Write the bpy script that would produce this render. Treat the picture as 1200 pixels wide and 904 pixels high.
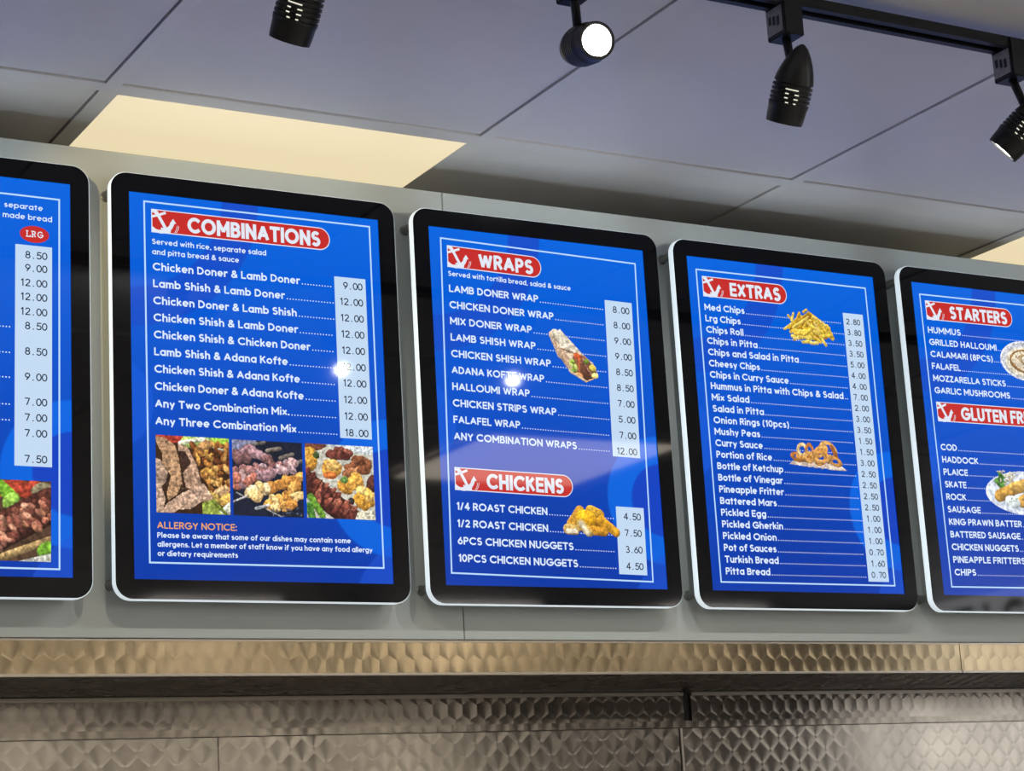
import bpy, bmesh, math, random
import numpy as np
from mathutils import Vector, Matrix

for o in list(bpy.data.objects):
    bpy.data.objects.remove(o)
S = bpy.context.scene
COL = S.collection

# ------------------------------------------------------------------ camera
cam_d = bpy.data.cameras.new('camera')
cam = bpy.data.objects.new('camera', cam_d)
COL.objects.link(cam)
cam_d.sensor_fit = 'HORIZONTAL'
cam_d.sensor_width = 36.0
cam_d.lens = 2405.3 * 36.0 / 1200.0
cam_d.clip_start = 0.05
RX = (0.8699, -0.4900, -0.0564)     # camera right
RF = (0.4889, 0.8416, 0.2294)       # camera forward
RU = (-0.0649, -0.2271, 0.9717)     # camera up
M = Matrix(((RX[0], RU[0], -RF[0], -1.7211),
            (RX[1], RU[1], -RF[1], -2.8456),
            (RX[2], RU[2], -RF[2], -0.7389),
            (0, 0, 0, 1)))
cam.matrix_world = M
S.camera = cam

# ------------------------------------------------------------------ world, exposure, large lights
W = bpy.data.worlds.new('world')
S.world = W
W.use_nodes = True
W.node_tree.nodes['Background'].inputs[0].default_value = (0.62, 0.68, 1.0, 1)
W.node_tree.nodes['Background'].inputs[1].default_value = 0.35
S.view_settings.view_transform = 'Standard'
S.view_settings.look = 'None'
S.view_settings.exposure = 0.0
S.view_settings.gamma = 1.0
S.view_settings.use_curve_mapping = False
SPOT_W = 6.0                # each track lamp
LED_WARM = 0.80             # warm ceiling panels over the menu wall
LED_ADDED = 13.0             # far row of ceiling panels, added for highlights in the steel
LED_SHOP = 9.0              # ceiling panels over the customer side
ADDED_PANE_GLOW = 2.6            # added glowing panes on the front wall
WINDOW_GLOW = 3.4           # frosted shopfront with daylight behind it


def area_light(name, loc, size, energy, color, rot=(0, 0, 0)):
    d = bpy.data.lights.new(name, 'AREA')
    d.shape = 'RECTANGLE'
    d.size, d.size_y = size
    d.energy = energy
    d.color = color
    o = bpy.data.objects.new(name, d)
    COL.objects.link(o)
    o.location = loc
    o.rotation_euler = rot
    return o


# ------------------------------------------------------------------ helpers
def lin(c):
    a = np.asarray(c, float) / 255.0
    return np.where(a <= 0.04045, a / 12.92, ((a + 0.055) / 1.055) ** 2.4)


def srgb(*c):
    v = lin(c)
    return (float(v[0]), float(v[1]), float(v[2]), 1.0)


def mat(name, color, rough=0.5, metal=0.0, emit=None, strength=1.0, spec=0.5, sample=True):
    m = bpy.data.materials.new(name)
    m.use_nodes = True
    b = m.node_tree.nodes['Principled BSDF']
    b.inputs['Base Color'].default_value = color
    b.inputs['Roughness'].default_value = rough
    b.inputs['Metallic'].default_value = metal
    b.inputs['Specular IOR Level'].default_value = spec
    if emit:
        b.inputs['Emission Color'].default_value = emit
        b.inputs['Emission Strength'].default_value = strength
    if not sample:
        m.cycles.emission_sampling = 'NONE'
    return m


BLACK0 = (0.004, 0.004, 0.005, 1)


def glow(name, rgb, strength=1.0):
    return mat(name, BLACK0, 0.04, emit=srgb(*rgb), strength=strength, spec=0.22, sample=False)


def col_mat(name, strength=1.0):
    m = mat(name, BLACK0, 0.04, spec=0.22, sample=False)
    nt = m.node_tree
    a = nt.nodes.new('ShaderNodeAttribute')
    a.attribute_name = 'Col'
    b = nt.nodes['Principled BSDF']
    nt.links.new(a.outputs['Color'], b.inputs['Emission Color'])
    b.inputs['Emission Strength'].default_value = strength
    return m


def noisy(m, scale, amount, bump=0.0, bscale=None):
    """break a flat paint up a little with procedural noise"""
    nt = m.node_tree
    b = nt.nodes['Principled BSDF']
    c = tuple(b.inputs['Base Color'].default_value)
    tc = nt.nodes.new('ShaderNodeTexCoord')
    n = nt.nodes.new('ShaderNodeTexNoise')
    n.inputs['Scale'].default_value = scale
    n.inputs['Detail'].default_value = 4
    nt.links.new(tc.outputs['Object'], n.inputs['Vector'])
    mx = nt.nodes.new('ShaderNodeMix')
    mx.data_type = 'RGBA'
    mx.inputs[6].default_value = tuple(x * (1 - amount) for x in c[:3]) + (1,)
    mx.inputs[7].default_value = tuple(min(1, x * (1 + amount)) for x in c[:3]) + (1,)
    nt.links.new(n.outputs['Fac'], mx.inputs[0])
    nt.links.new(mx.outputs[2], b.inputs['Base Color'])
    if bump:
        n2 = nt.nodes.new('ShaderNodeTexNoise')
        n2.inputs['Scale'].default_value = bscale or scale * 4
        nt.links.new(tc.outputs['Object'], n2.inputs['Vector'])
        bp = nt.nodes.new('ShaderNodeBump')
        bp.inputs['Strength'].default_value = bump
        bp.inputs['Distance'].default_value = 0.002
        nt.links.new(n2.outputs['Fac'], bp.inputs['Height'])
        nt.links.new(bp.outputs['Normal'], b.inputs['Normal'])
    return m


def swirl_steel(name, px, pz, axes, tint, rough=0.34, offs=(0, 0)):
    """stainless sheet with a staggered circular (engine turned) brushing"""
    m = mat(name, tint, rough, 1.0)
    nt = m.node_tree
    b = nt.nodes['Principled BSDF']
    L = nt.links.new

    def mth(op, a, c=None, d=None):
        n = nt.nodes.new('ShaderNodeMath')
        n.operation = op
        for i, v in enumerate((a, c, d)):
            if v is None:
                continue
            if isinstance(v, (int, float)):
                n.inputs[i].default_value = v
            else:
                L(v, n.inputs[i])
        return n.outputs[0]
    tc = nt.nodes.new('ShaderNodeTexCoord')
    sp = nt.nodes.new('ShaderNodeSeparateXYZ')
    L(tc.outputs['Object'], sp.inputs[0])
    u = mth('DIVIDE', mth('ADD', sp.outputs[axes[0]], offs[0] + 50 * px), px)
    v = mth('DIVIDE', mth('ADD', sp.outputs[axes[1]], offs[1] + 50 * pz), pz)
    # two interleaved lattices of discs; the nearer centre wins
    u1 = mth('SUBTRACT', mth('FRACT', u), 0.5)
    v1 = mth('MULTIPLY', mth('SUBTRACT', mth('FRACT', mth('MULTIPLY', v, 0.5)), 0.5), 2.0)
    u2 = mth('SUBTRACT', mth('FRACT', mth('ADD', u, 0.5)), 0.5)
    v2 = mth('MULTIPLY', mth('SUBTRACT', mth('FRACT', mth('ADD', mth('MULTIPLY', v, 0.5), 0.5)), 0.5), 2.0)
    asp = pz / px
    w1 = mth('MULTIPLY', v1, asp)
    w2 = mth('MULTIPLY', v2, asp)
    d1 = mth('ADD', mth('MULTIPLY', u1, u1), mth('MULTIPLY', w1, w1))
    d2 = mth('ADD', mth('MULTIPLY', u2, u2), mth('MULTIPLY', w2, w2))
    k = mth('LESS_THAN', d2, d1)
    uu = mth('ADD', u1, mth('MULTIPLY', k, mth('SUBTRACT', u2, u1)))
    ww = mth('ADD', w1, mth('MULTIPLY', k, mth('SUBTRACT', w2, w1)))
    # the brushing runs round the disc, so the rougher direction points away from its centre
    cb = nt.nodes.new('ShaderNodeCombineXYZ')
    L(uu, cb.inputs[axes[0]])
    L(mth('ADD', ww, 0.62 * asp), cb.inputs[axes[1]])
    nz = nt.nodes.new('ShaderNodeVectorMath')
    nz.operation = 'NORMALIZE'
    L(cb.outputs[0], nz.inputs[0])
    L(nz.outputs[0], b.inputs['Tangent'])
    b.inputs['Anisotropic'].default_value = 0.92
    # fine smudges in the roughness
    n = nt.nodes.new('ShaderNodeTexNoise')
    n.inputs['Scale'].default_value = 9
    L(tc.outputs['Object'], n.inputs['Vector'])
    mr = nt.nodes.new('ShaderNodeMapRange')
    mr.inputs[3].default_value = rough - 0.06
    mr.inputs[4].default_value = rough + 0.08
    L(n.outputs['Fac'], mr.inputs[0])
    L(mr.outputs[0], b.inputs['Roughness'])
    return m


def mesh_obj(name, verts, faces, m, parent=None, smooth=False):
    me = bpy.data.meshes.new(name)
    me.from_pydata([tuple(v) for v in verts], [], faces)
    me.update()
    if smooth:
        for p in me.polygons:
            p.use_smooth = True
    o = bpy.data.objects.new(name, me)
    if m:
        me.materials.append(m)
    COL.objects.link(o)
    if parent:
        o.parent = parent
    return o


def bm_obj(name, bm, m, parent=None, smooth=False, angle=None):
    me = bpy.data.meshes.new(name)
    bmesh.ops.recalc_face_normals(bm, faces=bm.faces)
    bm.to_mesh(me)
    bm.free()
    if smooth:
        for p in me.polygons:
            p.use_smooth = True
        if angle:
            me.set_sharp_from_angle(angle=math.radians(angle))
    o = bpy.data.objects.new(name, me)
    if m:
        me.materials.append(m)
    COL.objects.link(o)
    if parent:
        o.parent = parent
    return o


def tag(o, label=None, cat=None, group=None, kind=None):
    if label:
        o['label'] = label
    if cat:
        o['category'] = cat
    if group:
        o['group'] = group
    if kind:
        o['kind'] = kind
    return o


def empty(name, loc=(0, 0, 0), rot=(0, 0, 0)):
    o = bpy.data.objects.new(name, None)
    o.empty_display_size = 0.05
    COL.objects.link(o)
    o.location = loc
    o.rotation_euler = rot
    return o


def add_box(bm, lo, hi, bevel=0.0):
    g = bmesh.ops.create_cube(bm, size=1.0)
    vs = g['verts']
    for v in vs:
        v.co = Vector([lo[i] + (v.co[i] + 0.5) * (hi[i] - lo[i]) for i in range(3)])
    if bevel:
        es = list({e for v in vs for e in v.link_edges})
        bmesh.ops.bevel(bm, geom=es, offset=bevel, segments=2, affect='EDGES')


def box_obj(name, lo, hi, m, parent=None, bevel=0.0):
    bm = bmesh.new()
    add_box(bm, lo, hi, bevel)
    return bm_obj(name, bm, m, parent)


def lathe(name, prof, m, parent=None, seg=48, a0=0.0, a1=360.0, angle=35):
    """prof: list of (r, z); turned about local z"""
    full = abs(a1 - a0 - 360) < 1e-6
    n = seg if full else seg + 1
    vs, fs = [], []
    for i in range(n):
        a = math.radians(a0 + (a1 - a0) * i / seg)
        for r, z in prof:
            vs.append((r * math.cos(a), r * math.sin(a), z))
    k = len(prof)
    for i in range(seg):
        j = (i + 1) % n
        for t in range(k - 1):
            fs.append((i * k + t, j * k + t, j * k + t + 1, i * k + t + 1))
    o = mesh_obj(name, vs, fs, m, parent, True)
    bm = bmesh.new()
    bm.from_mesh(o.data)
    bmesh.ops.remove_doubles(bm, verts=bm.verts, dist=1e-6)
    bmesh.ops.recalc_face_normals(bm, faces=bm.faces)
    bm.to_mesh(o.data)
    bm.free()
    o.data.set_sharp_from_angle(angle=math.radians(angle))
    return o


# ------------------------------------------------------------------ materials
M_FASCIA = noisy(mat('fascia paint', (0.50, 0.535, 0.51, 1), 0.42), 3.0, 0.03)
M_TILE = noisy(mat('ceiling tile vinyl', (0.82, 0.82, 0.85, 1), 0.38, spec=0.4), 30, 0.02, 0.05, 60)
M_TBAR = mat('grid bar paint', (0.84, 0.84, 0.86, 1), 0.35)
M_GAP = mat('grid recess', (0.10, 0.10, 0.11, 1), 0.7)
M_LEDW = mat('warm LED diffuser', (0.25, 0.25, 0.24, 1), 0.5, emit=(1.0, 0.84, 0.53, 1), strength=LED_WARM)
M_LEDS = mat('shop LED diffuser', (0.8, 0.8, 0.8, 1), 0.5, emit=(1.0, 0.88, 0.72, 1), strength=LED_SHOP)
M_LED_ADDED = mat('added row LED diffuser', (0.8, 0.8, 0.8, 1), 0.5, emit=(1.0, 0.93, 0.84, 1), strength=LED_ADDED)  # for the added far row
M_WALL = noisy(mat('plaster paint', (0.55, 0.55, 0.53, 1), 0.7), 2, 0.04)
M_FLOOR = noisy(mat('floor tile', (0.74, 0.72, 0.69, 1), 0.4), 1.2, 0.10)
M_BEZEL = mat('black printed glass', (0.003, 0.003, 0.004, 1), 0.04, spec=0.30)
M_EDGE = mat('edge lit acrylic', (0.78, 0.84, 0.86, 1), 0.2, emit=(0.80, 0.92, 1.0, 1), strength=0.62)
M_ADDED_GLOW = mat('added glow strip', (0.8, 0.8, 0.8, 1), 0.4, emit=(0.80, 0.92, 1.0, 1), strength=11.0)  # added emitter that brightens the ceiling above each box
M_BACK = mat('light box back', (0.35, 0.36, 0.37, 1), 0.5)
M_STANDOFF = mat('standoff metal', (0.20, 0.20, 0.19, 1), 0.4, 0.6)
M_BLK = mat('black satin metal', (0.008, 0.008, 0.009, 1), 0.38, spec=0.45)
M_BLK2 = mat('black track plastic', (0.010, 0.010, 0.012, 1), 0.45, spec=0.4)
M_STICK = noisy(mat('silver sticker', (0.32, 0.32, 0.36, 1), 0.45), 220, 0.55)
M_STKTXT = mat('sticker print', (0.03, 0.03, 0.04, 1), 0.6)
M_LENS = mat('lamp lens', (0.8, 0.8, 0.8, 1), 0.2, emit=(1.0, 0.97, 0.92, 1), strength=14.0)
M_VENT = mat('lamp glow in vent', (0.1, 0.1, 0.1, 1), 0.4, emit=(1.0, 0.95, 0.80, 1), strength=0.9)
M_REFL = mat('lamp reflector', (0.7, 0.7, 0.7, 1), 0.25, 1.0)
M_ST1 = swirl_steel('swirl steel trim', 0.0305, 0.0262, (0, 2), (0.30, 0.235, 0.145, 1), 0.19, (0.0, 0.406))
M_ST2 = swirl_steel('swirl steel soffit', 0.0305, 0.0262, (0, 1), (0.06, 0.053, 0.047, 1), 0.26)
M_ST3 = swirl_steel('swirl steel band', 0.0290, 0.0262, (0, 2), (0.20, 0.175, 0.145, 1), 0.18, (0.0, 0.464))
M_ST4 = swirl_steel('swirl steel cladding', 0.0440, 0.0240, (0, 2), (0.25, 0.222, 0.185, 1), 0.18)
M_STE = mat('folded steel edge', (0.34, 0.30, 0.25, 1), 0.28, 1.0)
M_DARK = mat('dark seam', (0.006, 0.006, 0.006, 1), 0.6)
M_FROST = mat('frosted shopfront glass', (0.7, 0.7, 0.7, 1), 0.3, emit=(0.95, 0.97, 1.0, 1), strength=WINDOW_GLOW)
M_VINYL = mat('black vinyl lettering', (0.01, 0.01, 0.01, 1), 0.5)
M_ALU = mat('window frame', (0.10, 0.10, 0.11, 1), 0.4)

G_TEXT = glow('lit white lettering', (222, 236, 255))
G_BORDER = glow('lit white border', (188, 222, 255))
G_STRIP = glow('lit price strip', (196, 219, 244))
G_PRICE = glow('lit dark numerals', (22, 28, 48))
G_RED = glow('lit red banner', (198, 44, 40))
G_WHITE = glow('lit emblem white', (226, 232, 244))
G_ORANGE = glow('lit orange lettering', (236, 166, 92))
G_PIC = col_mat('lit printed picture')

# ------------------------------------------------------------------ the room
ZC = 0.4414          # ceiling plane
YW = 0.045           # face of the fascia
YB = 0.36            # steel clad wall under the fascia
GX0, GP, BARW = -0.775, 0.6395, 0.024
GY0 = -0.060
ROOM = (-4.0, 5.2, -8.6, -2.36)   # x0 x1 y0 floor

# ceiling: tiles set a little above the T bars so every edge shows its recess
LIGHTS = {(0, 0), (3, 0)}         # warm panels over the menu wall (column, row)
v, f = [], []


def quad(x0, y0, x1, y1, z):
    b = len(v)
    v.extend([(x0, y0, z), (x1, y0, z), (x1, y1, z), (x0, y1, z)])
    f.append((b, b + 3, b + 2, b + 1))


ix0, ix1, iy0, iy1 = -5, 9, -13, 0
REC = 0.003
for i in range(ix0, ix1 + 1):
    for j in range(iy0, iy1 + 1):
        if (i, j) in LIGHTS:
            continue
        xa, xb = GX0 + GP * i + BARW, GX0 + GP * (i + 1)
        ya = GY0 + 0.6395 * j + BARW + 0.006
        yb = GY0 + 0.6395 * (j + 1)
        quad(max(xa, ROOM[0]), ya, min(xb - 0.0028, ROOM[1]), min(yb - 0.0028, YB), ZC + REC)
ceil = tag(mesh_obj('ceiling', v, f, M_TILE), kind='structure')
v, f = [], []
quad(ROOM[0], ROOM[2], ROOM[1], YB + 0.05, ZC + 0.012)
bk = mesh_obj('tile_recess', v, f, M_GAP, ceil)
bm = bmesh.new()
for i in range(ix0, ix1 + 2):
    x = GX0 + GP * i
    if ROOM[0] < x < ROOM[1] - 0.03:
        for j in range(iy0, iy1 + 1):
            y = GY0 + 0.6395 * j
            add_box(bm, (x, max(y + BARW + 0.006, ROOM[2]), ZC), (x + BARW, min(y + 0.6395, YB), ZC + 0.012))
for j in range(iy0, iy1 + 1):
    y = GY0 + 0.6395 * j
    add_box(bm, (ROOM[0], y, ZC), (ROOM[1], y + BARW + 0.006, ZC + 0.012))
bm_obj('grid_bar', bm, M_TBAR, ceil)

wall_l = tag(box_obj('wall_left', (ROOM[0] - 0.1, ROOM[2], ROOM[3]), (ROOM[0], YB, ZC + 0.012), M_WALL), kind='structure')
wall_f = tag(box_obj('wall_front', (ROOM[0], ROOM[2] - 0.1, ROOM[3]), (ROOM[1], ROOM[2], ZC + 0.012), mat('dark timber wall', (0.09, 0.065, 0.045, 1), 0.6)), kind='structure')
wall_b = tag(box_obj('wall_back', (ROOM[0], YB + 0.004, ROOM[3]), (ROOM[1], YB + 0.12, ZC + 0.012), M_WALL), kind='structure')
floor = tag(box_obj('floor', (ROOM[0], ROOM[2], ROOM[3] - 0.05), (ROOM[1], YB, ROOM[3]), M_FLOOR), kind='structure')
# right hand side: the shopfront, wall below and on both sides of the window
bm = bmesh.new()
WY0, WY1, WZ0 = -5.1, -3.4, -0.9
add_box(bm, (ROOM[1], ROOM[2], ROOM[3]), (ROOM[1] + 0.1, YB, WZ0))
add_box(bm, (ROOM[1], ROOM[2], WZ0), (ROOM[1] + 0.1, WY0, ZC + 0.012))
add_box(bm, (ROOM[1], WY1, WZ0), (ROOM[1] + 0.1, YB, ZC + 0.012))
wall_r = tag(bm_obj('wall_right', bm, mat('dark shopfront surround', (0.10, 0.10, 0.11, 1), 0.6)), kind='structure')
win = tag(box_obj('window_1', (ROOM[1] + 0.03, WY0, WZ0), (ROOM[1] + 0.04, WY1, ZC), M_FROST), kind='structure')
bm = bmesh.new()
for y in (WY0, WY1 - 0.05):
    add_box(bm, (ROOM[1] + 0.005, y, WZ0), (ROOM[1] + 0.03, y + 0.05, ZC))
add_box(bm, (ROOM[1] + 0.005, WY0, WZ0), (ROOM[1] + 0.03, WY1, WZ0 + 0.05))
bm_obj('window_frame', bm, M_ALU, win)
# unseen glowing panes, added so the steel has something bright to reflect
for k in range(4):
    x = 0.15 + 1.25 * k
    w2 = tag(box_obj('window_%d' % (k + 2), (x, ROOM[2] + 0.001, -0.75), (x + 0.85, ROOM[2] + 0.008, 0.22),
                     mat('added glow pane', (0.5, 0.5, 0.5, 1), 0.3, emit=(1.0, 0.93, 0.82, 1), strength=ADDED_PANE_GLOW)), kind='structure')
    bm = bmesh.new()
    for a, c in (((x - .04, -.79), (x, .26)), ((x + .85, -.79), (x + .89, .26)), ((x, -.79), (x + .85, -.75)), ((x, .22), (x + .85, .26))):
        add_box(bm, (a[0], ROOM[2] + 0.001, a[1]), (c[0], ROOM[2] + 0.02, c[1]))
    bm_obj('window_frame', bm, M_ALU, w2)

# ------------------------------------------------------------------ ceiling lights
def ceiling_light(name, x0, y0, x1, y1, z, m, label, t=0.010, rim=0.0):
    r = empty(name, ((x0 + x1) / 2, (y0 + y1) / 2, z))
    w, d = (x1 - x0) / 2, (y1 - y0) / 2
    box_obj('diffuser', (-w + rim, -d + rim, 0.001), (w - rim, d - rim, t), m, r)
    bm = bmesh.new()
    e = 0.006 + rim
    add_box(bm, (-w, -d, 0), (w, -d + e, t))
    add_box(bm, (-w, d - e, 0), (w, d, t))
    add_box(bm, (-w, -d + e, 0), (-w + e, d - e, t))
    add_box(bm, (w - e, -d + e, 0), (w, d - e, t))
    bm_obj('frame', bm, M_TBAR, r)
    tag(r, label, 'ceiling light')
    return r


for k, (i, j) in enumerate(sorted(LIGHTS)):
    ceiling_light('ceiling_light', GX0 + GP * i + BARW, GY0 + BARW + 0.006, GX0 + GP * (i + 1), YB - 0.003, ZC, M_LEDW,
                  ['warm glowing ceiling panel above the combinations menu',
                   'warm glowing ceiling panel cut off by the right edge above the starters menu'][k])
ceiling_light('ceiling_light', 0.985, -2.60, 1.64, -1.945, ZC - 0.014, M_LEDS,
              'bright ceiling panel over the customer side, mirrored in the wraps menu', 0.013, 0.008)
WORD = ('leftmost', 'second from the left', 'middle', 'second from the right', 'rightmost')
for k in range(5):  # row added to give the brushed steel its highlights
    x, y = GX0 + GP * (-1 + 2 * k) + BARW + 0.006, GY0 - 0.6395 * 9 + BARW
    ceiling_light('ceiling_light', x, y, x + 0.605, y + 0.605, ZC - 0.014, M_LED_ADDED,
                  WORD[k] + ' of five added unseen ceiling panels in the far row', 0.013, 0.008)

# ------------------------------------------------------------------ fascia board behind the menus
SEAM = -0.1565
FB, FT = -0.3770, 0.3755
for x0, x1, l in ((-3.6, SEAM - 0.0007, 'pale grey fascia board left of the thin joint, behind the combinations menu'),
                  (SEAM + 0.0007, 4.4, 'pale grey fascia board right of the thin joint, behind the extras menu')):
    fo = tag(box_obj('fascia_board', (x0, YW, FB), (x1, YW + 0.018, FT), M_FASCIA, bevel=0.0006), l, 'signboard')

# steel below the fascia
ZS = -0.4325
J1 = 0.8772


def bent_strip(name, x0, x1, label):
    r = empty(name, ((x0 + x1) / 2, YW, ZS))
    h = (x1 - x0) / 2
    sx = r.location.x
    o = box_obj('face', (-h, -0.001, 0.003), (h, 0.004, FB - ZS - 0.0015), M_ST1, r)
    box_obj('lower_lip', (-h, -0.003, -0.001), (h, 0.004, 0.003), M_STE, r, 0.0006)
    box_obj('upper_bead', (-h, -0.0015, FB - ZS - 0.0045), (h, 0.004, FB - ZS - 0.0015), M_STE, r)
    return tag(r, label, 'steel trim')


bent_strip('steel_trim', -3.6, J1 - 0.0008, 'long circular-brushed steel trim strip directly under the fascia, left of its joint')
bent_strip('steel_trim', J1 + 0.0008, 4.4, 'short visible circular-brushed steel trim strip under the starters menu, right of the joint')
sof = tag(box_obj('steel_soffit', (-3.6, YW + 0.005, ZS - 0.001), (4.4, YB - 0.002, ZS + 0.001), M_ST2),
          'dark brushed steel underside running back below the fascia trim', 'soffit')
ZB = -0.4960
for x0, x1, l in ((-3.6, 0.4665, 'narrow circular-brushed steel band below the soffit, left of the black gap'),
                  (0.4835, 4.4, 'narrow circular-brushed steel band below the soffit, right of the black gap')):
    r = empty('steel_band', ((x0 + x1) / 2, YB, ZB))
    h = (x1 - x0) / 2
    box_obj('face', (-h, -0.006, 0.008), (h, -0.002, 0.055), M_ST3, r)
    box_obj('top_hem', (-h, -0.010, 0.055), (h, -0.002, 0.061), M_STE, r, 0.001)
    tag(r, l, 'steel trim')
tag(box_obj('wall_recess', (0.4665, YB - 0.001, ZB + 0.006), (0.4835, YB + 0.003, ZS - 0.001), M_DARK), kind='structure')
led = tag(box_obj('steel_ledge', (-3.6, YB - 0.014, ZB - 0.004), (4.4, YB + 0.003, ZB + 0.008), M_ST3, bevel=0.001),
          'thin folded steel ledge running along the wall under the narrow bands', 'steel ledge')
for x0, x1, l in ((-3.6, -0.4575, 'circular-brushed steel wall sheet at the bottom left, left of its faint seam'),
                  (-0.4565, 0.4535, 'circular-brushed steel wall sheet at the bottom centre, between the two seams'),
                  (0.4605, 4.4, 'circular-brushed steel wall sheet at the bottom right')):
    tag(box_obj('steel_sheet', (x0, YB - 0.004, -1.4), (x1, YB + 0.003, ZB - 0.0045), M_ST4, bevel=0.0006), l, 'steel cladding')
box_st = tag(box_obj('seam_cover', (0.4542, YB - 0.007, -1.4), (0.4598, YB + 0.003, ZB - 0.0045), M_STE, bevel=0.0008),
             'slim upright steel cover strip over the seam between bottom sheets', 'steel trim')

# ------------------------------------------------------------------ stroke lettering
def arc(cx, cy, rx, ry, a0, a1, n=None):
    n = n or max(4, int(abs(a1 - a0) / 15))
    return [(cx + rx * math.cos(math.radians(a0 + (a1 - a0) * i / n)),
             cy + ry * math.sin(math.radians(a0 + (a1 - a0) * i / n))) for i in range(n + 1)]


def ell(cx, cy, rx, ry):
    return ['c'] + arc(cx, cy, rx, ry, 0, 345, 23)


def spl(pts, n=5):
    out = []
    P = [pts[0]] + list(pts) + [pts[-1]]
    for i in range(1, len(P) - 2):
        a, b, c, d = P[i - 1], P[i], P[i + 1], P[i + 2]
        for k in range(n):
            t = k / n
            out.append(tuple(0.5 * (2 * b[q] + (c[q] - a[q]) * t + (2 * a[q] - 5 * b[q] + 4 * c[q] - d[q]) * t * t
                                    + (3 * b[q] - a[q] - 3 * c[q] + d[q]) * t ** 3) for q in (0, 1)))
    out.append(tuple(pts[-1]))
    return out


XH = 0.69
G = {}
G['A'] = (.78, [[(0, 0), (.39, 1), (.78, 0)], [(.13, .32), (.65, .32)]])
G['B'] = (.58, [[(0, 0), (0, 1), (.28, 1)] + arc(.28, .765, .25, .235, 90, -90) + [(0, .53)],
                [(0, .53), (.32, .53)] + arc(.32, .265, .26, .265, 90, -90) + [(0, 0)]])
G['C'] = (.84, [arc(.5, .5, .5, .5, 45, 315)])
G['D'] = (.70, [['c', (0, 0), (0, 1), (.22, 1)] + arc(.22, .5, .48, .5, 90, -90)])
G['E'] = (.50, [[(.50, 1), (0, 1), (0, 0), (.50, 0)], [(0, .5), (.45, .5)]])
G['F'] = (.48, [[(.48, 1), (0, 1), (0, 0)], [(0, .5), (.43, .5)]])
G['G'] = (.92, [arc(.5, .5, .5, .5, 45, 352) + [(.97, .47), (.56, .47)]])
G['H'] = (.66, [[(0, 0), (0, 1)], [(.66, 0), (.66, 1)], [(0, .5), (.66, .5)]])
G['I'] = (.0, [[(0, 0), (0, 1)]])
G['J'] = (.42, [[(.42, 1), (.42, .25)] + arc(.2, .24, .22, .24, 0, -150)])
G['K'] = (.60, [[(0, 0), (0, 1)], [(.58, 1), (.02, .42)], [(.20, .58), (.62, 0)]])
G['L'] = (.46, [[(0, 1), (0, 0), (.46, 0)]])
G['M'] = (.86, [[(0, 0), (0, 1), (.43, .28), (.86, 1), (.86, 0)]])
G['N'] = (.68, [[(0, 0), (0, 1), (.68, 0), (.68, 1)]])
G['O'] = (1.0, [ell(.5, .5, .5, .5)])
G['P'] = (.54, [[(0, 0), (0, 1), (.26, 1)] + arc(.26, .73, .28, .27, 90, -90) + [(0, .46)]])
G['Q'] = (1.0, [ell(.5, .5, .5, .5), [(.6, .3), (.95, -.05)]])
G['R'] = (.58, [[(0, 0), (0, 1), (.28, 1)] + arc(.28, .74, .27, .26, 90, -90) + [(0, .48)], [(.27, .48), (.60, 0)]])
G['S'] = (.56, [arc(.28, .75, .25, .25, 38, 235) + arc(.28, .265, .28, .265, 62, -142)])
G['T'] = (.62, [[(.31, 0), (.31, 1)], [(0, 1), (.62, 1)]])
G['U'] = (.64, [[(0, 1), (0, .32)] + arc(.32, .32, .32, .32, 180, 360) + [(.64, 1)]])
G['V'] = (.76, [[(0, 1), (.38, 0), (.76, 1)]])
G['W'] = (1.10, [[(0, 1), (.28, 0), (.55, .95), (.82, 0), (1.10, 1)]])
G['X'] = (.66, [[(0, 0), (.66, 1)], [(0, 1), (.66, 0)]])
G['Y'] = (.68, [[(0, 1), (.34, .45), (.68, 1)], [(.34, .45), (.34, 0)]])
G['Z'] = (.58, [[(0, 1), (.58, 1), (0, 0), (.58, 0)]])
hx = XH / 2
G['a'] = (.60, [ell(.30, hx, .30, hx), [(.60, 0), (.60, XH)]])
G['b'] = (.60, [[(0, 0), (0, 1.06)], ell(.30, hx, .30, hx)])
G['c'] = (.50, [arc(.31, hx, .31, hx, 50, 310)])
G['d'] = (.60, [ell(.30, hx, .30, hx), [(.60, 0), (.60, 1.06)]])
G['e'] = (.60, [[(.02, hx), (.60, hx)] + arc(.30, hx, .30, hx, 10, 312)])
G['f'] = (.32, [[(.36, 1.06)] + arc(.30, .86, .17, .20, 90, 180) + [(.13, 0)], [(0, XH), (.32, XH)]])
G['g'] = (.60, [ell(.30, hx, .30, hx), [(.60, XH), (.60, -.06)] + arc(.31, -.06, .29, .26, 0, -140)])
G['h'] = (.50, [[(0, 0), (0, 1.06)], [(0, .36)] + arc(.25, XH - .25, .25, .25, 180, 0) + [(.50, 0)]])
G['i'] = (.0, [[(0, 0), (0, XH - .08)], ['d', (0, 1.06)]])
G['j'] = (.05, [[(.05, XH - .08), (.05, -.1), (-.06, -.3)], ['d', (.05, 1.06)]])
G['k'] = (.46, [[(0, 0), (0, 1.06)], [(.44, XH), (.02, .27)], [(.16, .38), (.48, 0)]])
G['l'] = (.0, [[(0, 0), (0, 1.06)]])
G['m'] = (.84, [[(0, 0), (0, XH)], [(0, .38)] + arc(.21, XH - .22, .21, .22, 180, 0) + [(.42, 0)],
                [(.42, .38)] + arc(.63, XH - .22, .21, .22, 180, 0) + [(.84, 0)]])
G['n'] = (.50, [[(0, 0), (0, XH)], [(0, .36)] + arc(.25, XH - .25, .25, .25, 180, 0) + [(.50, 0)]])
G['o'] = (.62, [ell(.31, hx, .31, hx)])
G['p'] = (.60, [[(0, -.34), (0, XH)], ell(.30, hx, .30, hx)])
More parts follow.
